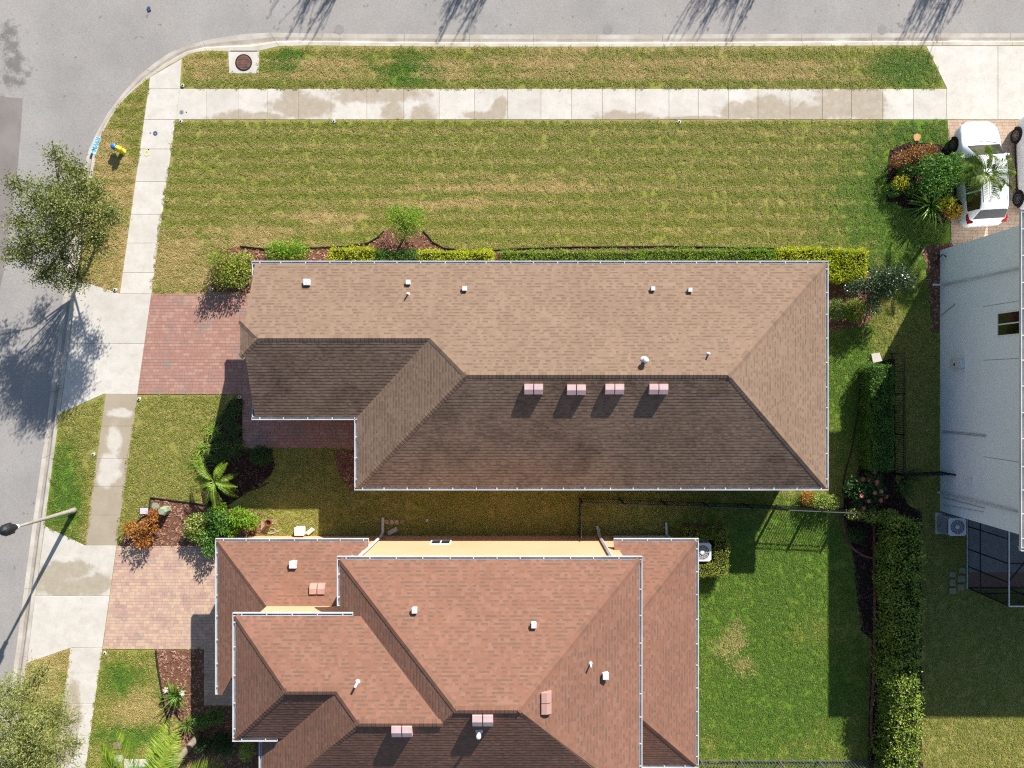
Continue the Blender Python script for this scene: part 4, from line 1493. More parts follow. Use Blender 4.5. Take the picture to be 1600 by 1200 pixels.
LM = {}
LM['oak'] = leafmat('oak_leaves', [C8(64, 78, 38), C8(100, 112, 54), C8(138, 146, 74), C8(182, 182, 112)], .3)
LM['wispy'] = leafmat('wispy_leaves', [C8(96, 110, 56), C8(132, 142, 74), C8(164, 168, 98), C8(196, 194, 138)], .3)
LM['yellow'] = leafmat('golden_leaves', [C8(128, 146, 22), C8(164, 178, 30), C8(196, 204, 44), C8(216, 216, 76)], .35)
LM['lime'] = leafmat('lime_leaves', [C8(84, 126, 28), C8(112, 154, 36), C8(140, 178, 48), C8(168, 192, 70)], .35)
LM['green'] = leafmat('green_leaves', [C8(52, 94, 34), C8(76, 122, 44), C8(100, 144, 58), C8(132, 168, 82)], .3)
LM['deep'] = leafmat('deep_green_leaves', [C8(30, 58, 26), C8(44, 78, 36), C8(62, 98, 48), C8(92, 122, 70)], .25)
LM['olive'] = leafmat('olive_leaves', [C8(104, 122, 42), C8(132, 148, 54), C8(160, 172, 70), C8(186, 190, 96)], .3)
LM['gloss'] = leafmat('glossy_dark_leaves', [C8(40, 60, 34), C8(56, 78, 46), C8(84, 106, 70), C8(122, 138, 104)], .2, .28, .6)
LM['varieg'] = leafmat('variegated_leaves', [C8(64, 104, 34), C8(108, 140, 46), C8(168, 178, 84), C8(206, 206, 140)], .3)
LM['hedge'] = leafmat('hedge_leaves', [C8(82, 114, 46), C8(118, 148, 56), C8(158, 178, 72), C8(200, 204, 104)], .3)
LM['croton'] = leafmat('croton_leaves', [C8(110, 62, 28), C8(158, 92, 38), C8(190, 122, 52), C8(206, 156, 78), C8(120, 104, 44)], .3)
LM['croton_red'] = leafmat('red_croton_leaves', [C8(88, 40, 28), C8(134, 62, 36), C8(170, 104, 58), C8(196, 172, 110), C8(74, 84, 34)], .3)
LM['croton_yel'] = leafmat('yellow_croton_leaves', [C8(90, 124, 32), C8(160, 166, 40), C8(214, 200, 56), C8(226, 208, 110)], .35)
LM['strap'] = leafmat('strap_leaves', [C8(48, 88, 26), C8(78, 120, 34), C8(118, 154, 52), C8(156, 182, 84)], .3, .35, .5)
LM['lowstrap'] = leafmat('low_grassy_leaves', [C8(54, 84, 34), C8(82, 112, 44), C8(116, 142, 58)], .3)
LM['palm'] = leafmat('palm_leaflets', [C8(92, 126, 34), C8(124, 156, 44), C8(158, 184, 64), C8(192, 206, 96)], .35, .4, .5)
LM['palm_dark'] = leafmat('dark_palm_leaflets', [C8(56, 84, 28), C8(84, 112, 36), C8(116, 138, 50), C8(166, 174, 84)], .3, .35, .5)
LM['flower'] = leafmat('coral_petals', [C8(214, 96, 88), C8(226, 124, 108), C8(234, 150, 130)], .3)
LM['whitefl'] = leafmat('white_petals', [C8(226, 224, 216), C8(236, 234, 228)], .3)
LM['myrtle'] = leafmat('myrtle_leaves', [C8(70, 70, 36), C8(100, 92, 46), C8(130, 104, 52)], .3)
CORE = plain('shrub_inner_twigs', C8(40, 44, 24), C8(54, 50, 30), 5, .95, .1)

def twigs(rng, base, ends, r0=.03, r1=.008, n=5):
    mb = MB()
    b = Vector(base)
    for e in ends:
        e = Vector(e)
        m = b.lerp(e, .5) + Vector((rng.normal() * .06, rng.normal() * .06, abs(rng.normal()) * .08))
        mb.tube([b, m, e], [r0, (r0 + r1) / 2, r1], n, cap=False)
    return mb

def shrub(name, label, cat, blobs, n, L, Wd, mk, seed, shell=.55, group=None, droop=0.0, extra=None, jit=.8):
    rng = np.random.default_rng(seed)
    cx = float(np.mean([b[0][0] for b in blobs]))
    cy = float(np.mean([b[0][1] for b in blobs]))
    t = thing(name, label, cat, (cx, cy, 0), group)
    V, T = blob_leaves(rng, blobs, n, L, Wd, shell, droop, jit=jit)
    foliage('foliage', V, T, LM[mk], t)
    ends = [b[0] for b in blobs]
    P, _ = blob_points(rng, blobs, 10 + 3 * len(blobs), .9)
    ends += [tuple(p) for p in P if p[2] > .1]
    twigs(rng, (cx, cy, -.03), ends, .022, .006).build('stems', M['twig'], t)
    if extra:
        for nm, (V2, T2), mm in extra(rng): foliage(nm, V2, T2, mm, t)
    return t

def hedge(label, boxes, per, L, Wd, mk, seed, name='hedge', rough=.06, mix=None):
    rng = np.random.default_rng(seed)
    cx = np.mean([(b[0] + b[1]) / 2 for b in boxes])
    cy = np.mean([(b[2] + b[3]) / 2 for b in boxes])
    t = thing(name, label, 'hedge', (float(cx), float(cy), 0))
    V, T = box_leaves(rng, boxes, per, L, Wd, rough)
    foliage('foliage', V, T, LM[mk], t)
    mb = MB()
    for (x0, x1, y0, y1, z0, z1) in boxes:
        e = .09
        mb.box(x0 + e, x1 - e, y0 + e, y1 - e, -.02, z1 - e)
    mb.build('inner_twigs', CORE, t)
    return t

def gx(u): return (u - 800) / F * CAMH
def gy(v): return (600 - v) / F * CAMH
def bl(u, v, h, rx, ry=None, rz=None):
    """blob seen at pixel u,v with its centre at height h; radii in metres"""
    ry = rx if ry is None else ry
    rz = rx if rz is None else rz
    return (W(u, v, h), (rx, ry, rz))

# hedges along the top wall of house 1
hedge('short golden green hedge piece left of the dark hedge above the tan roof', [(gx(522), gx(588), 5.15, 6.5, .1, .72)], 520, .085, .05, 'yellow', 1, rough=.09)
hedge('dark green hedge piece under the small tree, above the tan roof', [(gx(590), gx(655), 5.15, 6.35, .1, .8)], 560, .08, .05, 'green', 2)
hedge('bright lime yellow clipped hedge right of the small tree', [(gx(656), gx(771), 5.15, 6.35, .1, .78)], 560, .08, .048, 'yellow', 3)
hedge('long low olive green groundcover hedge above the tan roof', [(gx(782), gx(1000), 5.2, 6.42, .05, .40), (gx(1000), gx(1166), 5.2, 6.5, .05, .44)], 520, .075, .04, 'lime', 4, rough=.07)
hedge('bright golden hedge wrapping the upper right corner of the tan roof', [(gx(1168), gx(1205), 5.2, 6.48, .1, .6)], 560, .085, .05, 'lime', 5, rough=.07)
hedge('wide golden yellow hedge bed at the tan roof\'s upper right corner', [(gx(1206), gx(1300), 5.1, 6.5, .1, .62), (gx(1300), gx(1345), 4.95, 6.42, .1, .62)], 620, .085, .05, 'yellow', 6, rough=.06)
shrub('bush', 'bright green rounded bush at the upper left roof edge', 'bush', [bl(432, 393, .4, .6, .5, .45), bl(465, 393, .4, .6, .5, .45), bl(448, 390, .5, .7, .5, .45)], 1500, .11, .06, 'lime', 7)
shrub('bush', 'dark olive bush at the top corner of the red brick driveway', 'bush', [bl(350, 412, .7, .75, .75, .7), bl(372, 428, .6, .7, .7, .6), bl(348, 432, .6, .65, .6, .6), bl(382, 408, .5, .5, .5, .5), bl(338, 405, 1.3, .35, .35, .5)], 3600, .10, .055, 'olive', 8)
# small tree in the bed
def small_tree():
    rng = np.random.default_rng(9)
    b = W(635, 366, 0)
    t = thing('small_tree', 'small round lime green tree standing in the mulch bed above the tan roof', 'tree', b)
    MB().tube([b, (b[0] + .02, b[1] + .06, .5), (b[0], b[1] + .12, 1.0)], [.06, .05, .035], 7).build('trunk', M['bark'], t)
    blobs = [bl(632, 343, 1.25, .95, .85, .6), bl(618, 335, 1.2, .55, .5, .45), bl(650, 336, 1.2, .5, .5, .45), bl(625, 362, 1.1, .5, .5, .4), bl(645, 358, 1.15, .5, .45, .4)]
    ends = [tuple(p) for p in blob_points(rng, blobs, 26, .7)[0]]
    twigs(rng, (b[0], b[1] + .12, .9), ends, .022, .005).build('branches', M['twig'], t)
    V, T = blob_leaves(rng, blobs, 2400, .09, .045, .8)
    foliage('crown', V, T, LM['lime'], t)
small_tree()
# right of house 1
def gloss_tree():
    rng = np.random.default_rng(10)
    b = W(1368, 452, 0)
    t = thing('ornamental_tree', 'dark glossy leaved small tree at the right end of the golden hedge', 'tree', b)
    mb = MB()
    for k in range(3):
        a = k * 2.1
        mb.tube([b, (b[0] + .12 * math.cos(a), b[1] + .12 * math.sin(a), .6), (b[0] + .4 * math.cos(a), b[1] + .35 * math.sin(a), 1.3)], [.05, .04, .025], 6)
    mb.build('trunk', M['bark'], t)
    blobs = [bl(1378, 432, 1.7, .75, .6, .5), bl(1402, 428, 1.7, .7, .55, .5), bl(1352, 446, 1.5, .7, .5, .45), bl(1335, 452, 1.4, .5, .4, .35), bl(1385, 452, 1.5, .65, .5, .45), bl(1362, 464, 1.3, .5, .45, .4), bl(1418, 440, 1.6, .4, .4, .35), bl(1365, 482, 1.2, .35, .4, .3)]
    twigs(rng, (b[0], b[1], 1.1), [tuple(p) for p in blob_points(rng, blobs, 34, .8)[0]], .02, .005).build('branches', M['twig'], t)
    V, T = blob_leaves(rng, blobs, 4200, .10, .06, .75)
    foliage('crown', V, T, LM['gloss'], t)
gloss_tree()
shrub('bush', 'round bright green bush beside the dark tree at the roof edge', 'bush', [bl(1336, 485, .4, .6, .6, .45)], 1500, .075, .045, 'lime', 11)
shrub('bush', 'green bush half hidden by the right roof edge', 'bush', [bl(1306, 484, .4, .5, .55, .45)], 1100, .075, .045, 'green', 12)
hedge('long clipped rectangular green hedge beside the black picket fence', [(G(1362, 0, 1.15)[0], G(1396, 0, 1.15)[0], G(0, 735, 1.15)[1], G(0, 571, 1.15)[1], .1, 1.15)], 900, .07, .04, 'green', 13, rough=.04)
HB = []
rngh = random.Random(5)
yy = 806
while yy < 1300:
    y2 = yy + 26
    w = rngh.uniform(-.12, .12)
    HB.append((17.75 + w * .7, 18.85 + w, gy(y2), gy(yy), .1, 1.85 + rngh.uniform(-.12, .12)))
    yy = y2
hedge('tall loose green hedge running down the right side yard', HB, 300, .11, .06, 'hedge', 14, rough=.12)
def flowers(blobs, n, seed, mk):
    rng = np.random.default_rng(seed)
    Vs, Ts, o = [], [], 0
    P, d = blob_points(rng, blobs, n * 4, .1)
    P = P[d[:, 2] > .35][:n]
    for p in P:
        k = 7
        a = np.arange(k) * 6.2832 / k
        D = np.stack([np.cos(a), np.sin(a), np.full(k, .35)], 1)
        V, T = kites(np.repeat(p[None], k, 0), nrm(D), np.repeat([[0, 0, 1.0]], k, 0), .12, .09)
        Vs.append(V); Ts.append(T + o); o += len(V)
    return np.concatenate(Vs), np.concatenate(Ts)
RB = [bl(1352, 762, .9, .65, .6, .5), bl(1378, 768, .85, .55, .6, .5), bl(1360, 785, .8, .5, .45, .4), bl(1375, 748, .8, .45, .45, .4)]
RB = [((c[0] - .35, c[1] + .0, c[2]), r) for c, r in RB]
shrub('flowering_bush', 'flowering bush with coral red blooms below the clipped hedge', 'bush', RB, 2000, .11, .07, 'deep', 15, extra=lambda r: [('blossom', flowers(RB, 13, 4, 'flower'), LM['flower'])])
shrub('bush', 'variegated pale bush at the lower right corner of the tan roof', 'bush', [bl(1280, 783, .5, .6, .4, .45), bl(1296, 785, .5, .45, .4, .4)], 1400, .09, .045, 'varieg', 16)
shrub('bush', 'rust tipped bush beside the pale bush under the roof corner', 'bush', [bl(1262, 778, .35, .35, .35, .35)], 500, .09, .04, 'croton', 17)
shrub('bush', 'low green bush hanging over the sunlit fence end', 'bush', [bl(1338, 803, .9, .5, .3, .3), bl(1362, 806, .9, .55, .35, .35), bl(1388, 808, 1.0, .5, .4, .4)], 1500, .09, .05, 'varieg', 18)
shrub('bush', 'small shaded bush inside the curved brick edging', 'bush', [bl(1338, 836, .35, .5, .4, .35)], 700, .08, .045, 'deep', 19)
shrub('bush', 'sparse shaded bush beside the fence corner at the white house', 'bush', [bl(1415, 765, .8, .5, .6, .5), bl(1428, 742, .7, .4, .4, .4)], 700, .09, .04, 'deep', 20, .8)
hedge('square clipped hedge wrapped around the air conditioner', [(gx(1110), gx(1130), gy(893), gy(822), .05, .85), (gx(1064), gx(1109), gy(893), gy(876), .05, .85), (gx(1064), gx(1109), gy(838), gy(822), .05, .8)], 700, .06, .035, 'olive', 21, rough=.04)

# low plants along the lower left of house 1 and in the beds of house 2
shrub('bush', 'dark green bush beside the shaded brick walkway', 'bush', [bl(408, 712, .45, .55, .5, .45)], 1300, .09, .05, 'deep', 22)
shrub('bush', 'variegated umbrella leaved bush in the bed left of the peach house', 'bush', [bl(308, 818, .6, .55, .5, .5), bl(318, 838, .5, .5, .45, .45), bl(300, 832, .4, .4, .4, .4)], 1700, .11, .06, 'varieg', 23)
shrub('bush', 'deep green bush behind the variegated one near the peach house', 'bush', [bl(338, 806, .7, .5, .45, .5), bl(352, 818, .6, .5, .45, .5), bl(340, 826, .6, .4, .4, .45)], 1700, .13, .06, 'green', 24)
shrub('bush', 'lime fern like bush beside the corner gutter of the peach house', 'bush', [bl(372, 808, .6, .55, .4, .45), bl(390, 815, .5, .45, .35, .4), bl(360, 826, .5, .4, .35, .4), bl(342, 795, .6, .3, .3, .35)], 1800, .17, .05, 'lime', 25, jit=.6)
shrub('bush', 'low green bush at the left gutter of the peach house', 'bush', [bl(330, 856, .6, .4, .45, .5), bl(326, 838, .6, .4, .4, .4)], 1000, .13, .05, 'green', 26)
shrub('croton_bush', 'orange and copper croton bush at the driveway edge', 'bush', [bl(210, 830, .55, .4, .35, .42), bl(234, 822, .55, .38, .4, .42), bl(226, 846, .5, .42, .35, .4), bl(240, 805, .4, .3, .3, .35), bl(202, 822, .4, .3, .25, .3)], 950, .17, .05, 'croton', 27, jit=.7)
shrub('bush', 'shaded green bush right of the lower walkway', 'bush', [bl(335, 1120, .5, .5, .4, .4), bl(316, 1128, .4, .4, .4, .35)], 900, .10, .05, 'green', 28)
shrub('bush', 'small clipped bush against the lower wall of the peach house', 'bush', [bl(386, 1172, .5, .35, .55, .45)], 1000, .07, .045, 'hedge', 29)
shrub('bush', 'dark shaded bush beside the grey palm trunk', 'bush', [bl(345, 1160, .35, .6, .5, .3), bl(318, 1165, .4, .4, .4, .35)], 900, .14, .035, 'deep', 30)
# by the cars
shrub('croton_bush', 'dark red and yellow croton beside the white car', 'bush', [bl(1408, 250, .6, .5, .4, .4), bl(1430, 240, .7, .48, .4, .4), bl(1452, 236, .6, .42, .36, .35)], 1150, .13, .05, 'croton_red', 31)
shrub('bush', 'large dark green bush beside the front wheel of the white car', 'bush', [bl(1460, 262, 1.0, .85, .7, .6), bl(1488, 272, 1.1, .75, .65, .6), bl(1464, 288, 1.0, .85, .6, .55), bl(1490, 252, .9, .5, .4, .5)], 4200, .11, .065, 'green', 32)
shrub('croton_bush', 'yellow croton at the left tip of the bed by the cars', 'bush', [bl(1407, 286, .45, .42, .34, .32)], 460, .13, .05, 'croton_yel', 33)
shrub('bush', 'small bright green bush between the crotons', 'bush', [bl(1418, 268, .4, .5, .42, .36), bl(1396, 296, .3, .42, .36, .3), bl(1425, 295, .4, .45, .36, .35)], 1100, .10, .055, 'green', 34)
shrub('croton_bush', 'yellow and orange croton at the rear wheel of the white car', 'bush', [bl(1478, 318, .8, .4, .3, .4), bl(1490, 330, .7, .35, .3, .35)], 560, .16, .06, 'croton_yel', 35, extra=lambda r: [('young_leaves', blob_leaves(r, [bl(1488, 330, .8, .42, .34, .4)], 170, .15, .06), LM['croton'])])

def strap_leaf(L, wdt, arch, seg=6):
    mb = MB()
    vs, fs = [], []
    for i in range(seg + 1):
        s = i / seg
        x = L * s * (1 - .18 * arch * s)
        z = L * (.75 * s - arch * s * s)
        w = wdt * (.6 + .9 * s) * (1 - s) ** .6 if s < 1 else .001
        w = max(w, .002)
        vs += [(x, -w, z + .25 * w), (x, 0, z - .2 * w), (x, w, z + .25 * w)]
    for i in range(seg):
        a = i * 3
        fs += [(a, a + 1, a + 4, a + 3), (a + 1, a + 2, a + 5, a + 4)]
    return vs, fs

def strap_plant(name, label, loc, n, L, wdt, mk, seed, arch=(.5, .95), group=None, rings=3, joined=False):
    rng = random.Random(seed)
    t = thing(name, label, 'plant', loc, group)
    ms = []
    for k in range(4):
        vs, fs = strap_leaf(L * rng.uniform(.8, 1.15), wdt, rng.uniform(*arch))
        ms.append((vs, fs))
    if joined:
        mb = MB()
        for k in range(n):
            vs, fs = ms[k % 4]
            a = rng.uniform(0, 6.283)
            sx, sy = rng.gauss(0, L * .25), rng.gauss(0, L * .25)
            q = rng.uniform(.7, 1.1)
            mb.add([(loc[0] + sx + q * (x * math.cos(a) - y * math.sin(a)), loc[1] + sy + q * (x * math.sin(a) + y * math.cos(a)), q * z) for x, y, z in vs], fs)
        mb.build('foliage', LM[mk], t, 'stuff')
        return t
    meshes = [raw_mesh('leaf', vs, fs, LM[mk], smooth=True) for vs, fs in ms]
    for k in range(n):
        o = bpy.data.objects.new('leaf', meshes[k % 4])
        link(o, t, False)
        o.rotation_euler = (rng.uniform(-.15, .15), rng.uniform(-.75, .3) if k > n * .3 else rng.uniform(-1.1, -.5), k * 2.399 + rng.uniform(-.2, .2))
        q = rng.uniform(.75, 1.1)
        o.scale = (q, q, q)
        o.location = (0, 0, .05 + .12 * rng.random())
    return t
sp = strap_plant('lily_plant', 'big strap leaved lily with white flowers in the bed of the peach house', (*G(281, 1082), 0), 46, 1.0, .042, 'strap', 1)
for u, v, h in ((285, 1083, .75), (259, 1078, .55)):
    p = W(u, v, h)
    mb = MB()
    mb.tube([(ORI[sp.name][0], ORI[sp.name][1], .1), (p[0], p[1], h)], .012, 5)
    mb.build('flower_stalk', LM['strap'], sp)
    rng = np.random.default_rng(7)
    k = 26
    D = nrm(rng.normal(size=(k, 3)) + np.array([0, 0, .5]))
    V, T = kites(np.repeat([p], k, 0), D, nrm(rng.normal(size=(k, 3))), .16, .05)
    foliage('flower', V, T, LM['whitefl'], sp)
strap_plant('strap_leaf_plant', 'broad yellow green strap plant at the bottom of the bed by the cars', (*G(1444, 326), 0), 80, 1.3, .055, 'strap', 2)
strap_plant('strap_leaf_plant', 'second strap leaved plant in the lower bed, partly shaded below the lily', (*G(296, 1128), 0), 30, .8, .036, 'strap', 3)
for i, (u, v) in enumerate(((368, 640), (352, 655), (366, 672), (345, 690), (334, 672), (358, 705), (322, 700), (312, 722), (338, 715), (372, 700))):
    wh = ['against the shaded driveway corner', 'second from the driveway corner', 'beside the shaded walkway', 'in the middle of the bed', 'at the sunlit lawn edge, highest', 'just above the palm', 'at the sunlit lawn edge, middle', 'at the lowest sunlit lawn tip', 'left above the palm', 'right above the palm beside the walkway'][i]
    strap_plant('grassy_plant', 'grassy arching plant ' + wh, (*G(u, v), 0), (75 if i in (4, 6, 7) else 60), .62, (.02 if i in (4, 6, 7) else .014), ('palm' if i in (4, 6, 7) else 'lowstrap'), 20 + i, group='grassy plants in the front bed', joined=True)  # plants on the sunlit edge get brighter leaves, sunlight put into the colour
strap_plant('grassy_plant', 'dark grassy plant under the lower left eave of the peach house', (*G(352, 1172), 0), 60, .7, .018, 'lowstrap', 40, joined=True)

def frond_mesh(L, leaflet, arch, m, seed, npairs=34, rise=.55, up=.35):
    """palm frond along +x: rib plus paired leaflets"""
    rng = np.random.default_rng(seed)
    mb = MB()
    P = []
    for i in range(9):
        s = i / 8
        P.append((L * s * (1 - .12 * arch * s), 0, L * (rise * s - arch * s * s)))
    mb.tube(P, [.022 * (1 - .8 * i / 8) for i in range(9)], 5, cap=False)
    PA = np.array(P)
    s = np.linspace(.14, .99, npairs)
    idx = s * 8
    i0 = np.clip(idx.astype(int), 0, 7)
    f = (idx - i0)[:, None]
    C0 = PA[i0] * (1 - f) + PA[i0 + 1] * f
    tg = nrm(PA[i0 + 1] - PA[i0])
    Vs, Ts, o = [], [], 0
    for sd in (-1, 1):
        D = nrm(tg * .62 + np.array([[0, sd * 1.0, up]]) + rng.normal(0, .07, (npairs, 3)))
        N = nrm(np.cross(D, tg) * sd + np.array([[0, 0, .8]]))
        LL = leaflet * np.sin(np.clip(s, .05, 1) * math.pi * .86 + .25) * rng.uniform(.85, 1.1, npairs)
        V, T = kites(C0, D, N, LL, .030 * (leaflet / .4) ** .5, .02)
        Vs.append(V); Ts.append(T + o); o += len(V)
    V, T = np.concatenate(Vs), np.concatenate(Ts)
    n = len(mb.v)
    return raw_mesh('frond', mb.v + [tuple(q) for q in V.tolist()], mb.f + [tuple(int(i) + n for i in q) for q in T.tolist()], m)

def palm(name, label, base, top, r0, r1, fronds, L, leaflet, arch, mk, seed, barkm='bark', rise=.5, up=.35, tilt=(-.55, .15), az=None, pairs=34):
    rng = random.Random(seed)
    t = thing(name, label, 'palm', base)
    b, e = Vector(base), Vector(top)
    pts = [b.lerp(e, k / 5) for k in range(6)]
    MB().tube(pts, [r0 + (r1 - r0) * k / 5 for k in range(6)], 12).build('trunk', M[barkm], t, smooth=True)
    ms = [frond_mesh(L * rng.uniform(.85, 1.1), leaflet, arch * rng.uniform(.8, 1.25), LM[mk], seed * 10 + k, pairs, rise, up) for k in range(4)]
    for k in range(fronds):
        o = bpy.data.objects.new('frond', ms[k % 4])
        link(o, t, False)
        o.location = e - b
        a = az[k] if az and k < len(az) else k * 2.399 + rng.uniform(-.25, .25)
        o.rotation_euler = (rng.uniform(-.2, .2), -rng.uniform(*tilt), a)
    return t
palm('pygmy_palm', 'small feathery palm with bright lime fronds in the front bed', (*G(348, 748), 0), (*G(348, 748), 1.0)[:3], .09, .07, 19, 1.4, .21, .62, 'palm', 3, rise=.45, tilt=(-.35, .5), pairs=52)
palm('palm_tree', 'palm with arching fronds over the roof of the white car', (*G(1500, 300), 0), W(1540, 272, 2.9), .10, .07, 14, 1.6, .46, .75, 'palm_dark', 4, rise=.45, tilt=(-.35, .6), pairs=60)
rb = (*G(312, 1148), 0)
palm('palm_tree', 'tall grey trunked palm at the bottom left whose fronds hang into view', rb, (rb[0] - .05, rb[1] - .1, 4.6), .17, .13, 12, 3.0, .85, .50, 'palm', 5, 'palebark', rise=.30, tilt=(-.12, .15), up=.1, pairs=96,
     az=[1.28, 2.38, 3.2, 3.7, 4.3, 4.9, 5.5, 6.1, .25, 2.62, 2.85, 1.12])

# street trees
def tree(name, label, base, fork, blobs, leaves, L, Wd, mk, seed, r=.11, shell=.85, twn=120, droop=.15, barkm='bark', trunk_mid=None):
    rng = np.random.default_rng(seed)
    t = thing(name, label, 'tree', base)
    b, f = Vector(base), Vector(fork)
    mid = b.lerp(f, .5) + Vector((.05, -.04, 0))
    MB().tube([b + Vector((0, 0, -.05)), b + Vector((0, 0, .12)), mid, f], [r * 1.5, r * 1.1, r * .9, r * .75], 10).build('trunk', M[barkm], t, smooth=True)
    lm = MB()
    tw = MB()
    for c, rad in blobs:
        c = Vector(c)
        m1 = f.lerp(c, .5) + Vector((rng.normal() * .15, rng.normal() * .15, .15))
        lm.tube([f - Vector((0, 0, .1)), m1, c], [r * .5, r * .3, r * .13], 6, cap=False)
        for q, _ in zip(*blob_points(rng, [(tuple(c), rad)], max(4, twn // len(blobs)), .35)):
            q = Vector(q)
            st = m1.lerp(c, rng.uniform(.3, 1.0))
            mm = st.lerp(q, .55) + Vector((rng.normal() * .08, rng.normal() * .08, rng.normal() * .06))
            tw.tube([st, mm, q], [.022, .014, .005], 4, cap=False)
    lm.build('limbs', M[barkm], t)
    tw.build('twigs', M['twig'], t)
    # leaves in small sprays so that the crown keeps gaps
    ns = max(1, leaves // 16)
    P, d = blob_points(rng, blobs, ns, shell)
    k = rng.integers(8, 25, ns)
    idx = np.repeat(np.arange(ns), k)
    PP = P[idx] + rng.normal(0, 1, (len(idx), 3)) * np.array([.16, .16, .10])
    n = len(PP)
    D = nrm(d[idx] * .5 + rng.normal(size=(n, 3)) * .8 + np.array([0, 0, -droop]))
    N = nrm(rng.normal(size=(n, 3)) * .6 + np.array([0, 0, .9]))
    V, T = kites(PP, D, N, L * rng.uniform(.7, 1.25, n), Wd * rng.uniform(.8, 1.2, n))
    foliage('crown', V, T, LM[mk], t)
    return t

ob = (*G(158, 372), 0.0)
oak_blobs = []
rr = random.Random(21)
for u, v, h, q in ((100, 300, 4.6, 1.15), (60, 320, 4.4, 1.0), (140, 330, 4.5, 1.0), (90, 360, 4.7, 1.1), (45, 380, 4.0, .9), (150, 375, 4.0, .8), (95, 405, 4.0, 1.0), (110, 262, 4.2, .65), (85, 240, 4.0, .5), (25, 285, 3.9, .6), (30, 345, 3.8, .6),
                   (40, 400, 3.4, .55), (120, 435, 3.5, .6), (70, 430, 3.6, .6), (170, 335, 3.6, .55), (135, 290, 4.0, .6), (12, 395, 3.3, .45), (100, 330, 5.2, .9), (150, 300, 3.6, .4)):
    q *= 1.1
    oak_blobs.append(bl(u, v, h, q, q * rr.uniform(.85, 1.1), q * .62))
tree('oak_tree', 'street tree with a loose olive green crown leaning over the left road', ob, (ob[0] + .15, ob[1] + .1, 1.9), oak_blobs, 23000, .10, .055, 'oak', 31, r=.09, twn=200)
tb = (*G(72, 1122), 0.0)
tblobs = []
for u, v, h, q in ((40, 1120, 4.4, 1.15), (5, 1150, 4.6, 1.1), (80, 1110, 4.0, .8), (60, 1170, 4.5, 1.1), (20, 1080, 4.0, .8), (55, 1060, 3.8, .6), (100, 1130, 3.6, .55), (95, 1175, 3.8, .6), (-20, 1100, 4.2, .9), (-30, 1180, 4.6, 1.2), (30, 1210, 4.6, 1.2), (80, 1220, 4.2, .9),
                   (-10, 1250, 4.4, 1.2), (70, 1045, 3.6, .35), (118, 1160, 3.4, .35), (40, 1150, 5.2, .9)):
    q *= 1.18
    tblobs.append(bl(u, v, h, q, q, q * .6))
tree('willowy_tree', 'wispy yellow green street tree at the bottom left corner', tb, (tb[0] + .1, tb[1] + .1, 1.9), tblobs, 21000, .15, .036, 'wispy', 32, r=.09, droop=.3)

# vase-shaped street trees on the far verge; only their long shadows reach the picture
def myrtle():
    rng = random.Random(3)
    t = thing('crape_myrtle', 'vase shaped street tree', 'tree', (0, 0, 0), 'street trees on the far verge')
    st = MB()
    tw = MB()
    LP = []
    for k in range(11):
        a = k * .7 + rng.uniform(-.2, .2)
        sp = rng.uniform(.4, 2.0)
        p0 = Vector((.1 * math.cos(a), .1 * math.sin(a), -.05))
        p1 = Vector((sp * .35 * math.cos(a), sp * .35 * math.sin(a), 2.0))
        p2 = Vector((sp * math.cos(a), sp * math.sin(a), 5.0))
        st.tube([p0, p1, p2], [.055, .05, .035], 6, cap=False)
        for j in range(6):
            q = p1.lerp(p2, rng.uniform(.4, 1.0))
            e = q + Vector((rng.gauss(0, .28), rng.gauss(0, .28), rng.uniform(1.4, 3.0)))
            tw.tube([q, q.lerp(e, .5) + Vector((rng.gauss(0, .05), rng.gauss(0, .05), 0)), e], [.030, .024, .012], 4, cap=False)
            for i in range(6):
                f = rng.uniform(.25, 1.05)
                LP.append(tuple(q.lerp(e, f) + Vector((rng.gauss(0, .07), rng.gauss(0, .07), rng.gauss(0, .1)))))
    st.build('stems', M['palebark'], t)
    tw.build('twigs', M['twig'], t)
    r = np.random.default_rng(2)
    n = len(LP)
    V, T = kites(np.array(LP), nrm(r.normal(size=(n, 3)) + np.array([0, 0, .8])), nrm(r.normal(size=(n, 3))), .16, .075)
    foliage('crown', V, T, LM['myrtle'], t)
    return t
my = myrtle()
spots = [(-5.6, 26.9, 'leftmost'), (2.2, 26.9, 'second from left'), (14.6, 27.0, 'third from left'), (25.0, 26.8, 'rightmost')]
for i, (x, y, wh) in enumerate(spots):
    lab = wh + ' vase shaped street tree across the upper road, casting a streaky shadow'
    if i == 0:
        my.location = (x, y, 0)
        my.scale = (.9, .9, .88)
        my['label'] = lab
    else: dup(my, (x, y, 0), i * 1.3, lab)

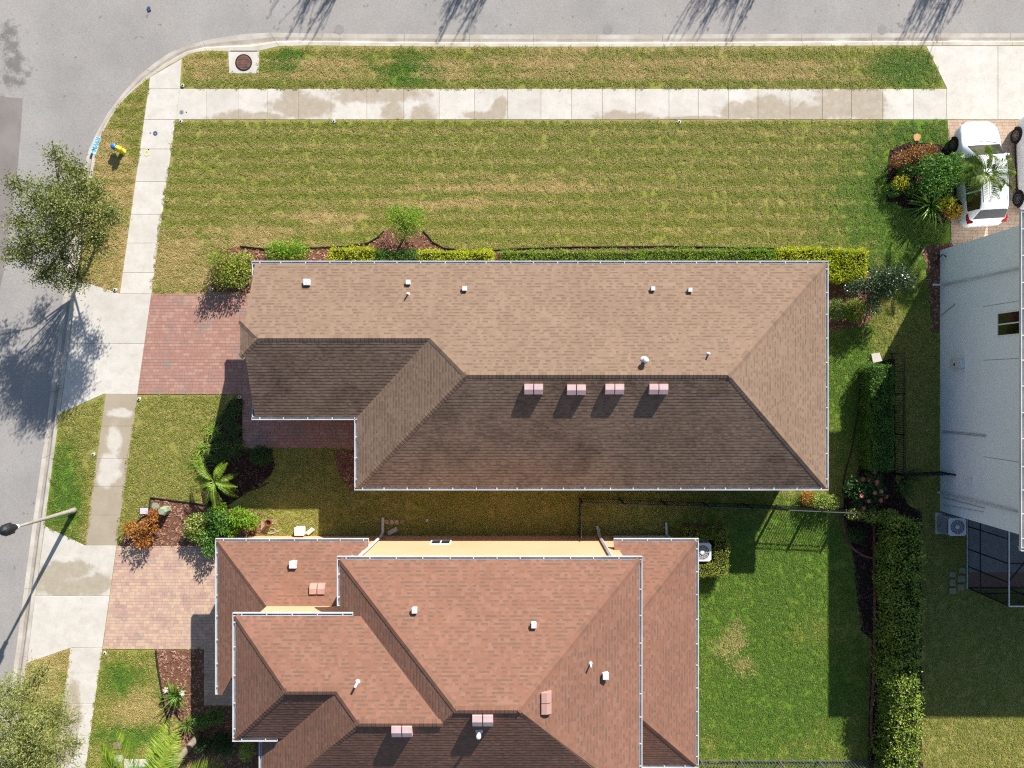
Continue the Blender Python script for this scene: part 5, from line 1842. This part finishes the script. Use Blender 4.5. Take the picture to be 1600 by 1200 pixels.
# ------------------------------------------------------------------ cars
def smoothkeys(keys, y):
    k = np.array(keys)
    return np.interp(y, k[:, 0], k[:, 1])
def make_car(label):
    t = thing('parked_car', label, 'car', (0, 0, 0), 'white cars on the right driveway')
    # stations along y (front +), half width, belt height, top height, top half width
    ys = np.concatenate([np.linspace(-2.5, -2.2, 7), np.linspace(-2.15, 2.2, 60), np.linspace(2.25, 2.52, 7)])
    hw = smoothkeys([(-2.5, .72), (-2.42, .84), (-2.2, .93), (-1.6, .97), (0, .98), (1.5, .97), (2.0, .92), (2.3, .78), (2.45, .62), (2.52, .42)], ys)
    belt = smoothkeys([(-2.5, .80), (-2.4, .98), (-2.2, 1.06), (-1.5, 1.06), (.8, 1.02), (1.3, .98), (2.1, .88), (2.4, .76), (2.52, .62)], ys)
    top = smoothkeys([(-2.5, .82), (-2.42, 1.02), (-2.30, 1.10), (-1.92, 1.60), (-1.7, 1.70), (-1.0, 1.76), (0.0, 1.77), (.35, 1.74), (.55, 1.66), (1.28, 1.10), (1.40, 1.06), (2.1, .96), (2.4, .82), (2.52, .66)], ys)
    tw = smoothkeys([(-2.5, .62), (-2.30, .82), (-1.9, .66), (-1.5, .66), (.35, .66), (.6, .67), (1.28, .82), (1.45, .82), (2.1, .78), (2.4, .66), (2.52, .5)], ys)
    bot = smoothkeys([(-2.5, .42), (-2.3, .28), (2.3, .26), (2.52, .38)], ys)
    def sm(a):
        b = a.copy()
        for _ in range(2): b[1:-1] = (b[:-2] + 2 * b[1:-1] + b[2:]) / 4
        return b
    hw, belt, top, tw, bot = map(sm, (hw, belt, top, tw, bot))
    def ring(i):
        w, b, z, q, lo = hw[i], belt[i], top[i], tw[i], bot[i]
        return [(w * .86, lo), (w * .97, lo + .06), (w, lo + .2), (w * 1.0, (lo + b) / 2), (w * .985, b - .12), (w * .955, b), (w * .955 * .5 + q * .5, (b + z - .07) / 2 if z - b > .1 else b + .01),
                (q, max(z - .06, b + .012)), (q * .93, max(z - .02, b + .018)), (q * .6, max(z, b + .02) + .012), (0, max(z, b + .02) + .02)]
    n = len(ys)
    rings = [ring(i) for i in range(n)]
    m = len(rings[0])
    vs, fs = [], []
    full = 2 * m - 1
    for i in range(n):
        r = rings[i]
        for x, z in r: vs.append((x, ys[i], z))
        for x, z in r[-2::-1]: vs.append((-x, ys[i], z))
    for i in range(n - 1):
        for k in range(full - 1):
            fs.append((i * full + k, i * full + k + 1, (i + 1) * full + k + 1, (i + 1) * full + k))
        fs.append((i * full + full - 1, i * full, (i + 1) * full, (i + 1) * full + full - 1))
    fs.append(tuple(range(full - 1, -1, -1)))
    fs.append(tuple(range((n - 1) * full, n * full)))
    mobj('body', raw_mesh('body', vs, [f[::-1] for f in fs], M['white_paint'], smooth=True), t)
    def patch(name, i0, i1, k0, k1, mat, off=.007, mirror=False, par=t):
        V, Fq = [], []
        kk = list(range(k0, k1 + 1))
        for i in range(i0, i1 + 1):
            for k in kk:
                x, y, z = vs[i * full + k]
                cx, cz = 0, .9
                l = math.hypot(x, z - cz) or 1
                V.append((x + off * x / l * (1.0 if abs(x) > .02 else 0), y, z + off * (z - cz) / l + (off if k0 > 7 or k1 > 8 else 0)))
        w = len(kk)
        for i in range(i1 - i0):
            for k in range(w - 1):
                Fq.append((i * w + k, (i + 1) * w + k, (i + 1) * w + k + 1, i * w + k + 1))
        return mobj(name, raw_mesh(name, V, [q[::-1] for q in Fq] if mirror else Fq, mat, smooth=True), par)
    def idx(y): return int(np.argmin(np.abs(ys - y)))
    patch('windscreen', idx(.62), idx(1.22), 8, full - 1 - 8, M['car_glass'])
    patch('rear_window', idx(-2.24), idx(-1.93), 8, full - 1 - 8, M['dark_glass'], .01)
    for a, b in ((-1.85, -1.05), (-.98, -.12), (-.05, .62)):
        patch('side_window', idx(a), idx(b), 5, 7, M['dark_glass'], .008)
        patch('side_window', idx(a), idx(b), full - 8, full - 6, M['dark_glass'], .008)
    for s in (-1, 1):
        mb = MB()
        mb.obox((s * .80, -2.28, 1.0), (.20, .26, .16), 0, s * .2)
        mb.obox((s * .90, -2.12, 1.03), (.10, .3, .10), s * .1)
        mb.build('tail_light', M['taillight'], t)
        MB().obox((s * .62, 2.30, .72), (.26, .22, .09), s * -.6, 0, -.3).build('headlight', M['headlight'], t)
        mr = MB()
        mr.obox((s * 1.06, .72, 1.10), (.2, .12, .14), s * -.15)
        mr.obox((s * .95, .75, 1.05), (.14, .06, .05))
        mr.build('mirror', M['white_paint'], t)
        MB().tube([(s * .62, -1.6, 1.775), (s * .62, .2, 1.80)], .018, 6).build('roof_rail', M['plastic'], t)
        MB().box(min(s * .86, s * .955), max(s * .86, s * .955), -1.2, 1.2, .22, .34).build('sill', M['plastic'], t)
        for y in (-1.52, 1.52):
            ar = MB()
            pr = []
            for k in range(13):
                a = math.pi * k / 12 * 1.1 - .157
                pr.append((math.cos(a) * .43, math.sin(a) * .43))
            v2 = []
            for x in (.93, .979):
                v2 += [(s * x, y + c, .36 + z) for c, z in pr]
            f2 = [tuple(range(13, 26))] + [(k, k + 1, k + 14, k + 13) for k in range(12)]
            ar.add(v2, f2).build('wheel_arch', M['plastic'], t)
            ty = MB()
            prof = [(.22, -.11), (.35, -.11), (.372, -.08), (.372, .08), (.35, .11), (.22, .11)]
            nn = 24
            v3, f3 = [], []
            for r_, o_ in prof:
                for k in range(nn):
                    a = 6.2832 * k / nn
                    v3.append((s * .885 + o_, y + r_ * math.cos(a), .372 + r_ * math.sin(a)))
            for i in range(len(prof) - 1):
                for k in range(nn): f3.append((i * nn + k, i * nn + (k + 1) % nn, (i + 1) * nn + (k + 1) % nn, (i + 1) * nn + k))
            f3 += [tuple(range(nn)), tuple(range(5 * nn, 6 * nn))]
            wh = ty.add(v3, f3).build('wheel', M['tyre'], t)
            ri = MB()
            xo = s * (.885 + .113)
            for k in range(10):
                a = 6.2832 * k / 10
                ri.obox((xo, y + .125 * math.cos(a), .372 + .125 * math.sin(a)), (.02, .19, .035), 0, 0, a)
            ri.tube([(xo - .012, y, .372), (xo + .014, y, .372)], .05, 10)
            for k in range(20):
                a, b = 6.2832 * k / 20, 6.2832 * (k + 1) / 20
                ri.add([(xo, y + r_ * math.cos(q), .372 + r_ * math.sin(q)) for r_ in (.205, .235) for q in (a, b)], [(0, 1, 3, 2)])
            ri.build('rim', M['rim'], wh, world=False)
    MB().tube([(-.60, 1.33, 1.105), (0, 1.44, 1.115), (.60, 1.33, 1.105)], .012, 5).build('wiper', M['plastic'], t)
    MB().box(-.55, .55, 2.44, 2.5, .5, .66).build('grille', M['plastic'], t)
    MB().box(-.26, .26, -2.515, -2.49, .72, .86).build('licence_plate', M['frame'], t)
    return t
car = make_car('white parked car under the palm on the right driveway')
car.location = (22.35, 10.05, .03)
car.rotation_euler = (0, 0, R(3.5))
dup(car, (25.35, 10.5, .03), R(2), 'white parked car cut off by the right picture edge')

# ------------------------------------------------------------------ street lamp, hydrant, utilities
M['pole'] = plain('concrete_pole', C8(140, 134, 122), C8(156, 150, 138), 6, .85, .2, grain=.2)
lb = (*G(117, 797), 0)
t = thing('street_lamp', 'tall street lamp with a black lantern at the left kerb', 'street lamp', lb)
MB().lathe([(.14, -.05), (.14, .25), (.11, .35), (.10, 1.2), (.07, 3.2), (.055, 4.0)], lb, 12).build('pole', M['pole'], t, smooth=True)
MB().lathe([(.08, 4.0), (.11, 4.02), (.11, 4.08), (.08, 4.1)], lb, 12).build('collar', M['galv'], t)
mb = MB()
mb.lathe([(.07, 4.1), (.12, 4.16), (.10, 4.24), (.17, 4.34), (.20, 4.42), (.24, 4.46), (.255, 4.66), (.25, 4.78), (.20, 4.90), (.10, 4.98), (.03, 5.02)], lb, 16)
for k in range(8):
    a = k * .7854
    mb.obox((lb[0] + .25 * math.cos(a), lb[1] + .25 * math.sin(a), 4.6), (.03, .03, .34), a)
mb.build('lantern', M['black'], t)

hb = (*G(192.5, 237), 0)
M['hblue'] = plain('hydrant_blue', C8(44, 104, 172), C8(56, 118, 184), 6, .4, .5, grain=.05)
M['hyel'] = plain('hydrant_yellow', C8(226, 206, 44), C8(232, 214, 66), 6, .45, .5, grain=.05)
t = thing('fire_hydrant', 'blue and yellow fire hydrant on the brown verge', 'hydrant', hb)
MB().lathe([(.15, -.02), (.15, .05), (.11, .06), (.11, .36), (.14, .38), (.14, .43)], hb, 14).build('barrel', M['hyel'], t, smooth=True)
mb = MB()
mb.lathe([(.15, .43), (.15, .49), (.11, .56), (.04, .59), (.03, .64)], hb, 14)
mb.build('bonnet', M['hyel'], t, smooth=True)
mb = MB().tube([(hb[0] - .1, hb[1] + .05, .34), (hb[0] - .19, hb[1] + .09, .34)], [.10, .10], 12)
mb.lathe([(.15, .26), (.15, .40), (.12, .47), (.05, .50)], (hb[0] - .25, hb[1] + .12, 0), 14)
mb.build('pumper_cap', M['hblue'], t, smooth=True)
MB().tube([(hb[0] + .05, hb[1] + .08, .3), (hb[0] + .09, hb[1] + .14, .3)], .05, 10).build('hose_cap', M['hyel'], t)

# storm inlet
c = (*G(381, 98), 0)
t = thing('storm_inlet', 'concrete storm drain box with a rusty round lid beside the kerb', 'drain', c)
P = GP([(357, 81), (405, 81), (405, 115), (358, 115)])
MB().prism(P, -.12, .02).build('inlet_slab', M['concrete'], t)
MB().prism(GP([(360, 79.2), (402, 79.2), (402, 81), (360, 81)]), -.14, .006).build('inlet_opening', M['dark'], t)
M['rust'] = plain('rusty_iron', C8(98, 70, 60), C8(122, 90, 78), 5, .8, .3, grain=.25)
mb = MB().lathe([(.41, .02), (.41, .034), (.37, .036), (.37, .03), (.36, .03)], c, 28)
mb.build('lid_rim', M['dark'], t)
mb = MB().lathe([(.355, .02), (.355, .036), (.01, .04)], c, 24)
for k in range(-3, 4): mb.box(c[0] - .25, c[0] + .25, c[1] + k * .08 - .012, c[1] + k * .08 + .012, .036, .044)
mb.build('lid', M['rust'], t)

# utility pedestal, meter lids, valve cover
M['utilgreen'] = plain('utility_green', C8(138, 152, 122), C8(150, 162, 134), 4, .6, .3)
M['greenbox'] = plain('transformer_green', C8(92, 128, 96), C8(104, 138, 106), 4, .6, .3)
b = (*G(261, 796), 0)
t = thing('utility_pedestal', 'pale green utility pedestal standing on the mulch', 'utility box', b)
mb = MB()
vs = []
for z, s in ((0, .85), (.46, .85), (.55, .6)):
    vs += [(b[0] + s * x, b[1] + s * y, z) for x, y in ((-.22, -.2), (.12, -.26), (.26, -.02), (.22, .2), (-.1, .22), (-.26, .06))]
fs = [tuple(range(12, 18))]
for i in range(2):
    for k in range(6): fs.append((i * 6 + k, i * 6 + (k + 1) % 6, i * 6 + 6 + (k + 1) % 6, i * 6 + 6 + k))
mb.add(vs, fs).build('cabinet', M['utilgreen'], t)
MB().obox((b[0], b[1] - .2, .25), (.05, .02, .08)).build('latch', M['dark'], t)
def lid(name, label, u, v, sx, sy, m, rz=0.0, z=.04, cat='cover'):
    p = (*G(u, v), 0)
    t = thing(name, label, cat, p)
    MB().obox((p[0], p[1], z - .03), (sx, sy, .07), rz).build('box_rim', M['dark'], t)
    MB().obox((p[0], p[1], z + .008), (sx - .06, sy - .06, .03), rz).build('lid', m, t)
    return t
M['lilac'] = plain('pale_lilac_plastic', C8(206, 196, 206), None, 3, .6)
M['brownlid'] = plain('brown_lid', C8(124, 96, 88), C8(138, 110, 100), 3, .8)
lid('meter_box', 'pale lilac meter box lid in the grass beside the pedestal', 226, 798, .45, .36, M['lilac'])
lid('meter_box', 'brown meter box lid in the grass at the bottom left', 184.5, 1164, .48, .42, M['brownlid'])
p = (*G(243, 791.5), 0)
t = thing('valve_cover', 'round green valve cover beside the pale green pedestal', 'cover', p)
MB().lathe([(.19, -.02), (.19, .03), (.15, .035), (.01, .04)], p, 16).build('cover', M['utilgreen'], t)
t = thing('transformer', 'green transformer cabinet on a concrete pad at the bottom left', 'transformer', (*G(216, 1200), 0))
q = G(216, 1200)
MB().box(q[0] - .65, q[0] + .75, q[1] - .9, q[1] + .45, -.05, .07).build('pad', M['concrete'], t)
MB().box(q[0] - .42, q[0] + .5, q[1] - .8, q[1] + .12, .07, .85).build('cabinet', M['greenbox'], t)
P = GP([(177, 1179), (192, 1180), (186, 1330), (162, 1330)])
slab = MB().prism(P, -.05, .03).build('concrete_strip', M['concrete'])
set_tags(slab, 'narrow concrete strip in the grass left of the transformer', 'slab')

# sprinkler heads
M['sprk'] = plain('sprinkler_collar', C8(206, 204, 198), None, 3, .8)
sh = MB().lathe([(.085, -.02), (.085, .045), (.045, .05)], (0, 0, 0), 14).mesh('collar', M['sprk'])
sh2 = MB().lathe([(.04, .0), (.04, .07), (.01, .075)], (0, 0, 0), 10).mesh('nozzle', M['dark'])
for u, v, wh in ((286, 134, 'at the corner where the two sidewalks meet'), (522, 190, 'on the lawn edge below the long sidewalk, left one'), (1061, 191, 'on the lawn edge below the long sidewalk, right one'), (180.5, 453, 'at the top corner of the upper apron'),
                 (331, 452, 'beside the dark olive bush at the driveway'), (218, 623.5, 'at the lower walk corner of the red driveway'), (375, 620.5, 'at the lower house corner of the red driveway'), (146.5, 710, 'on the left verge halfway down the walk'), (164.5, 1020, 'at the lower corner of the tan driveway'), (283, 190, 'at the upper left corner of the big lawn')):
    t = thing('sprinkler_head', 'round sprinkler head collar ' + wh, 'sprinkler', (*G(u, v), .01), 'sprinkler heads along the paving')
    mobj('collar', sh, t, world=False)
    mobj('nozzle', sh2, t, world=False)

# ------------------------------------------------------------------ air conditioners
def ac_unit(label, x, y, s, h, seed):
    t = thing('air_conditioner', label, 'air conditioner', (x, y, 0))
    MB().box(x - s / 2 - .1, x + s / 2 + .1, y - s / 2 - .1, y + s / 2 + .1, -.04, .06).build('pad', M['concrete'], t)
    cb = MB()
    r = .12
    poly = []
    for cx, cy, a0 in ((1, 1, 0), (-1, 1, 90), (-1, -1, 180), (1, -1, 270)):
        for k in range(5):
            a = R(a0 + k * 22.5)
            poly.append((x + cx * (s / 2 - r) + r * math.cos(a), y + cy * (s / 2 - r) + r * math.sin(a)))
    cb.prism(poly, .062, h - .05)
    cab = cb.build('cabinet', M['acgrey'], t)
    for k in range(9):
        z = .15 + k * (h - .3) / 8
        MB().prism([(x + (a - x) * 1.012, y + (b - y) * 1.012) for a, b in poly], z, z + .02).build('louvre', M['acwhite'], cab, world=False)
    n = 28
    R0, R1 = s * .40, 0
    vs, fs = [], []
    for k in range(n):
        a = 6.2832 * k / n
        vs.append((x + R0 * math.cos(a), y + R0 * math.sin(a), h))
    for k in range(n):
        a = 6.2832 * k / n
        m_ = max(abs(math.cos(a)), abs(math.sin(a)))
        rr_ = min(s * .5 / m_, s * .5 * 1.28)
        vs.append((x + rr_ * math.cos(a), y + rr_ * math.sin(a), h))
    for k in range(n): fs.append((k, n + k, n + (k + 1) % n, (k + 1) % n))
    b0 = len(vs)
    vs += [(a, b, h - .08) for a, b, c in vs[n:2 * n]]
    for k in range(n): fs.append((n + k, b0 + k, b0 + (k + 1) % n, n + (k + 1) % n))
    raw = raw_mesh('top_panel', vs, fs, M['acwhite'])
    mobj('top_panel', raw, t)
    MB().lathe([(R0 * .99, h - .20), (R0 * .99, h - .17), (.01, h - .17)], (x, y, 0), 24).build('fan_well', M['dark'], t)
    for k in range(4):
        a = k * math.pi / 2 + .4 + seed
        MB().obox((x + R0 * .52 * math.cos(a), y + R0 * .52 * math.sin(a), h - .10), (R0 * .75, R0 * .5, .012), a, 0, .35).build('fan_blade', M['acblade'], t)
    gr = MB()
    for r_ in (.3, .55, .8, 1.0):
        gr.tube([(x + R0 * r_ * math.cos(6.2832 * k / 24), y + R0 * r_ * math.sin(6.2832 * k / 24), h + .01) for k in range(25)], .006, 4, cap=False)
    for k in range(12):
        a = 6.2832 * k / 12
        gr.tube([(x + .05 * math.cos(a), y + .05 * math.sin(a), h + .014), (x + R0 * math.cos(a), y + R0 * math.sin(a), h + .012)], .005, 4, cap=False)
    gr.lathe([(.09, h + .006), (.09, h + .02), (.01, h + .024)], (x, y, 0), 12)
    gr.build('fan_grille', M['acwhite'], t)
    return t
M['acgrey'] = plain('ac_cabinet', C8(120, 116, 118), C8(132, 128, 128), 4, .6)
M['acwhite'] = plain('ac_white', C8(214, 215, 218), None, 3, .5)
M['acblade'] = plain('ac_blade', C8(150, 160, 170), None, 3, .45)
q = W(1099, 863, .85)
ac_unit('air conditioner inside the clipped hedge beside the terracotta roof', q[0] - .05, q[1], .86, .85, .2)
q = W(1496, 823.5, .95)
ac_unit('air conditioner beside the lower corner of the white house', q[0], q[1], .84, .95, .9)

# ------------------------------------------------------------------ fences
M['rail_grey'] = plain('sunlit_rail_grey', C8(92, 94, 96), None, 3, .5, .5)  # top rail of the black fence: sun glint put into this paler grey
def fence(label, pts, h, seed, step=.115, m='black', railm=None, pw_=.009):
    base = (*pts[0], 0)
    t = thing('picket_fence', label, 'fence', base)
    pk = MB().box(-pw_, pw_, -pw_, pw_, .05, h - .06).mesh('picket', M[m])
    ps = MB().box(-.03, .03, -.03, .03, -.05, h + .04).mesh('post', M[m])
    for a, b in zip(pts[:-1], pts[1:]):
        L = math.dist(a, b)
        an = math.atan2(b[1] - a[1], b[0] - a[0])
        cx, cy = (a[0] + b[0]) / 2, (a[1] + b[1]) / 2
        for z in (.12, h - .18, h - .03):
            MB().obox((cx, cy, z), (L, .028, .03), an).build('rail', M[railm] if railm and z > h - .1 else M[m], t)
        n = int(L / step)
        for k in range(n):
            p = lerp2(a, b, (k + .5) / n)
            o = bpy.data.objects.new('picket', pk)
            link(o, t, False)
            o.location = (p[0] - base[0], p[1] - base[1], 0)
            o.rotation_euler = (0, 0, an)
        npost = max(1, round(L / 1.83))
        for k in range(npost + 1):
            p = lerp2(a, b, k / npost)
            o = bpy.data.objects.new('post', ps)
            link(o, t, False)
            o.location = (p[0] - base[0], p[1] - base[1], 0)
            o.rotation_euler = (0, 0, an)
    return t
fence('black picket fence between the two houses ending in sunlight at the hedge', [G(1318, 794), G(1160, 787), G(905, 778), G(904, 832)], 1.4, 1, .115, 'black', 'rail_grey')
fence('black picket fence beside the clipped hedge turning to the white wall', [G(1392, 553), G(1393, 739), G(1468, 737)], 1.25, 2)
fence('pale topped picket fence along the bottom edge of the green back lawn', [G(1094, 1187), G(1400, 1187)], 1.4, 3, .15, 'rail_grey', 'galv', .011)

# ------------------------------------------------------------------ small yard things
p = (*G(422, 815), 0)
t = thing('flower_pot', 'round terracotta pot on pavers beside the peach house', 'pot', p)
M['pot'] = plain('pot_glaze', C8(118, 60, 50), C8(134, 74, 60), 4, .6)
MB().lathe([(.10, 0), (.14, .26), (.165, .27), (.165, .33), (.14, .33), (.125, .26), (.01, .24)], p, 18).build('bowl', M['pot'], t, smooth=False)
MB().lathe([(.122, .25), (.01, .27)], p, 12).build('potting_soil', M['mulch_base_dark'], t)
pv = slab_set('stepping_pad', [([(408, 811), (422, 811), (422, 819), (408, 819)], None), ([(408, 819), (422, 819), (422, 828), (408, 828)], None), ([(422, 811), (432, 811), (432, 819), (422, 819)], None)], M['paver_pale'], .03)
p = (*G(471, 828), 0)
t = thing('storage_bin', 'white plastic bin on the ground beside the peach house', 'bin', p)
mb = MB()
mb.obox((p[0], p[1], .17), (.42, .36, .34))
mb.build('tub', M['frame'], t)
MB().obox((p[0], p[1], .36), (.46, .40, .05)).build('lid', M['acwhite'], t)
p = (*G(486, 829), 0)
t = thing('watering_tray', 'white tilted plastic tray leaning beside the white bin', 'tray', p)
MB().obox((p[0], p[1], .16), (.40, .2, .05), R(40), 0, R(35)).build('tray', M['frame'], t)
MB().obox((p[0] + .05, p[1] - .05, .06), (.3, .04, .12), R(40)).build('foot', M['frame'], t)
p = (*G(424, 829), 0)
t = thing('garden_hose', 'coiled pale garden hose beside the terracotta pot', 'hose', p)
mb = MB()
hp = []
for k in range(46):
    a = k * .42
    hp.append((p[0] + (.16 + .003 * k) * math.cos(a), p[1] + (.10 + .001 * k) * math.sin(a), .03 + .012 * (k // 15)))
mb.tube(hp, .014, 5)
mb.build('coil', plain('hose_rubber', C8(170, 160, 140), None, 3, .6), t)
MB().tube([hp[-1], (p[0] + .35, p[1] - .05, .02), (p[0] + .55, p[1] + .1, .02)], .014, 5).build('hose_end', M['galv'], t)
for i, (u, wh) in enumerate(((604.5, 'nearest the downspout'), (612.5, 'second from the downspout'), (620, 'third from the downspout'), (628.5, 'farthest from the downspout'))):
    p = (*G(u, 815.5), 0)
    t = MB().lathe([(.11, 0), (.11, .05), (.095, .06), (.01, .062)], p, 16).build('stepping_stone', plain('stone_disc', C8(188, 160, 146) if i < 3 else C8(140, 138, 110), None, 4, .9))
    set_tags(t, 'small round stone disc on the shaded grass, ' + wh, 'stone', 'round stone discs beside the downspout')
p = (*G(613.5, 829.5), 0)
t = thing('splash_block', 'grey splash block tilted against the foot of the peach wall', 'splash block', p)
MB().obox((p[0], p[1], .05), (.50, .2, .05), R(28)).build('tray', M['concrete'], t)
for s in (-1, 1):
    MB().obox((p[0] - s * .09 * math.sin(R(28)), p[1] + s * .09 * math.cos(R(28)), .09), (.50, .03, .05), R(28)).build('rim', M['concrete'], t)
M['mossy'] = plain('mossy_stone', C8(132, 126, 100), C8(160, 152, 128), 4, .9, .15, grain=.25)  # darker colour holds both the moss and the shade lying on the stones
p = (*G(667.5, 813), 0)
t = MB().lathe([(.07, 0), (.07, .04), (.03, .07), (.01, .075)], p, 12).build('landscape_light', M['lilac'])
set_tags(t, 'tiny pale round cap in the shaded grass between the houses', 'cap')
P = GP([(1360, 553), (1373, 551), (1377, 564), (1363, 567)])
t = MB().prism(P, -.02, .09).build('stone_slab', M['concrete'])
set_tags(t, 'square pale stone slab at the top of the clipped hedge', 'stone slab')
for i, (u, v, w, h) in enumerate(((1502, 891, 10, 9), (1501, 904, 11, 10), (1500, 917, 10, 9), (1487, 897, 9, 8), (1487, 910, 9, 9), (1487, 923, 10, 9))):
    p = G(u, v)
    t = MB().obox((p[0], p[1], .03), (w / 32, h / 32, .1), .05 * (i % 3 - 1)).build('stepping_stone', M['mossy'])
    set_tags(t, ['top', 'middle', 'bottom'][i % 3] + ' paving stone in the ' + ('right' if i < 3 else 'left') + ' row beside the screened patio', 'stone', 'paving stones beside the screened patio')
p = (*G(231, 12), 0)
t = MB().obox((p[0], p[1], ZR + .03), (.13, .2, .05), .4).obox((p[0] + .04, p[1] + .05, ZR + .06), (.06, .08, .03), .9).build('litter', M['navypaint'])
set_tags(t, 'small dark blue scrap of litter lying on the upper road', 'litter')
p = G(1432, 215)
t = MB().sheet([(p[0] + .15 * math.cos(a * .2618) * (1 + .2 * math.sin(.5236 * a + 1) + .12 * math.sin(.7854 * a)), p[1] + .22 * math.sin(a * .2618) * (1 + .2 * math.cos(.5236 * a) + .1 * math.sin(1.309 * a))) for a in range(24)], .055).build('sand_patch', plain('orange_sand', C8(206, 158, 108), C8(190, 146, 100), 5, .95), None, 'structure')
for i, (u0, v0, u1, v1) in enumerate(((1066, 819, 1075, 838), (1076, 819, 1114, 824), (1117, 819, 1127, 833))):
    P = GP([(u0, v0), (u1, v0), (u1, v1), (u0, v1)])
    t = MB().prism(P, -.02, .12).build('garden_block', M['brick'])
    set_tags(t, ['left', 'middle', 'right'][i] + ' low brown block above the clipped hedge around the air conditioner', 'block')
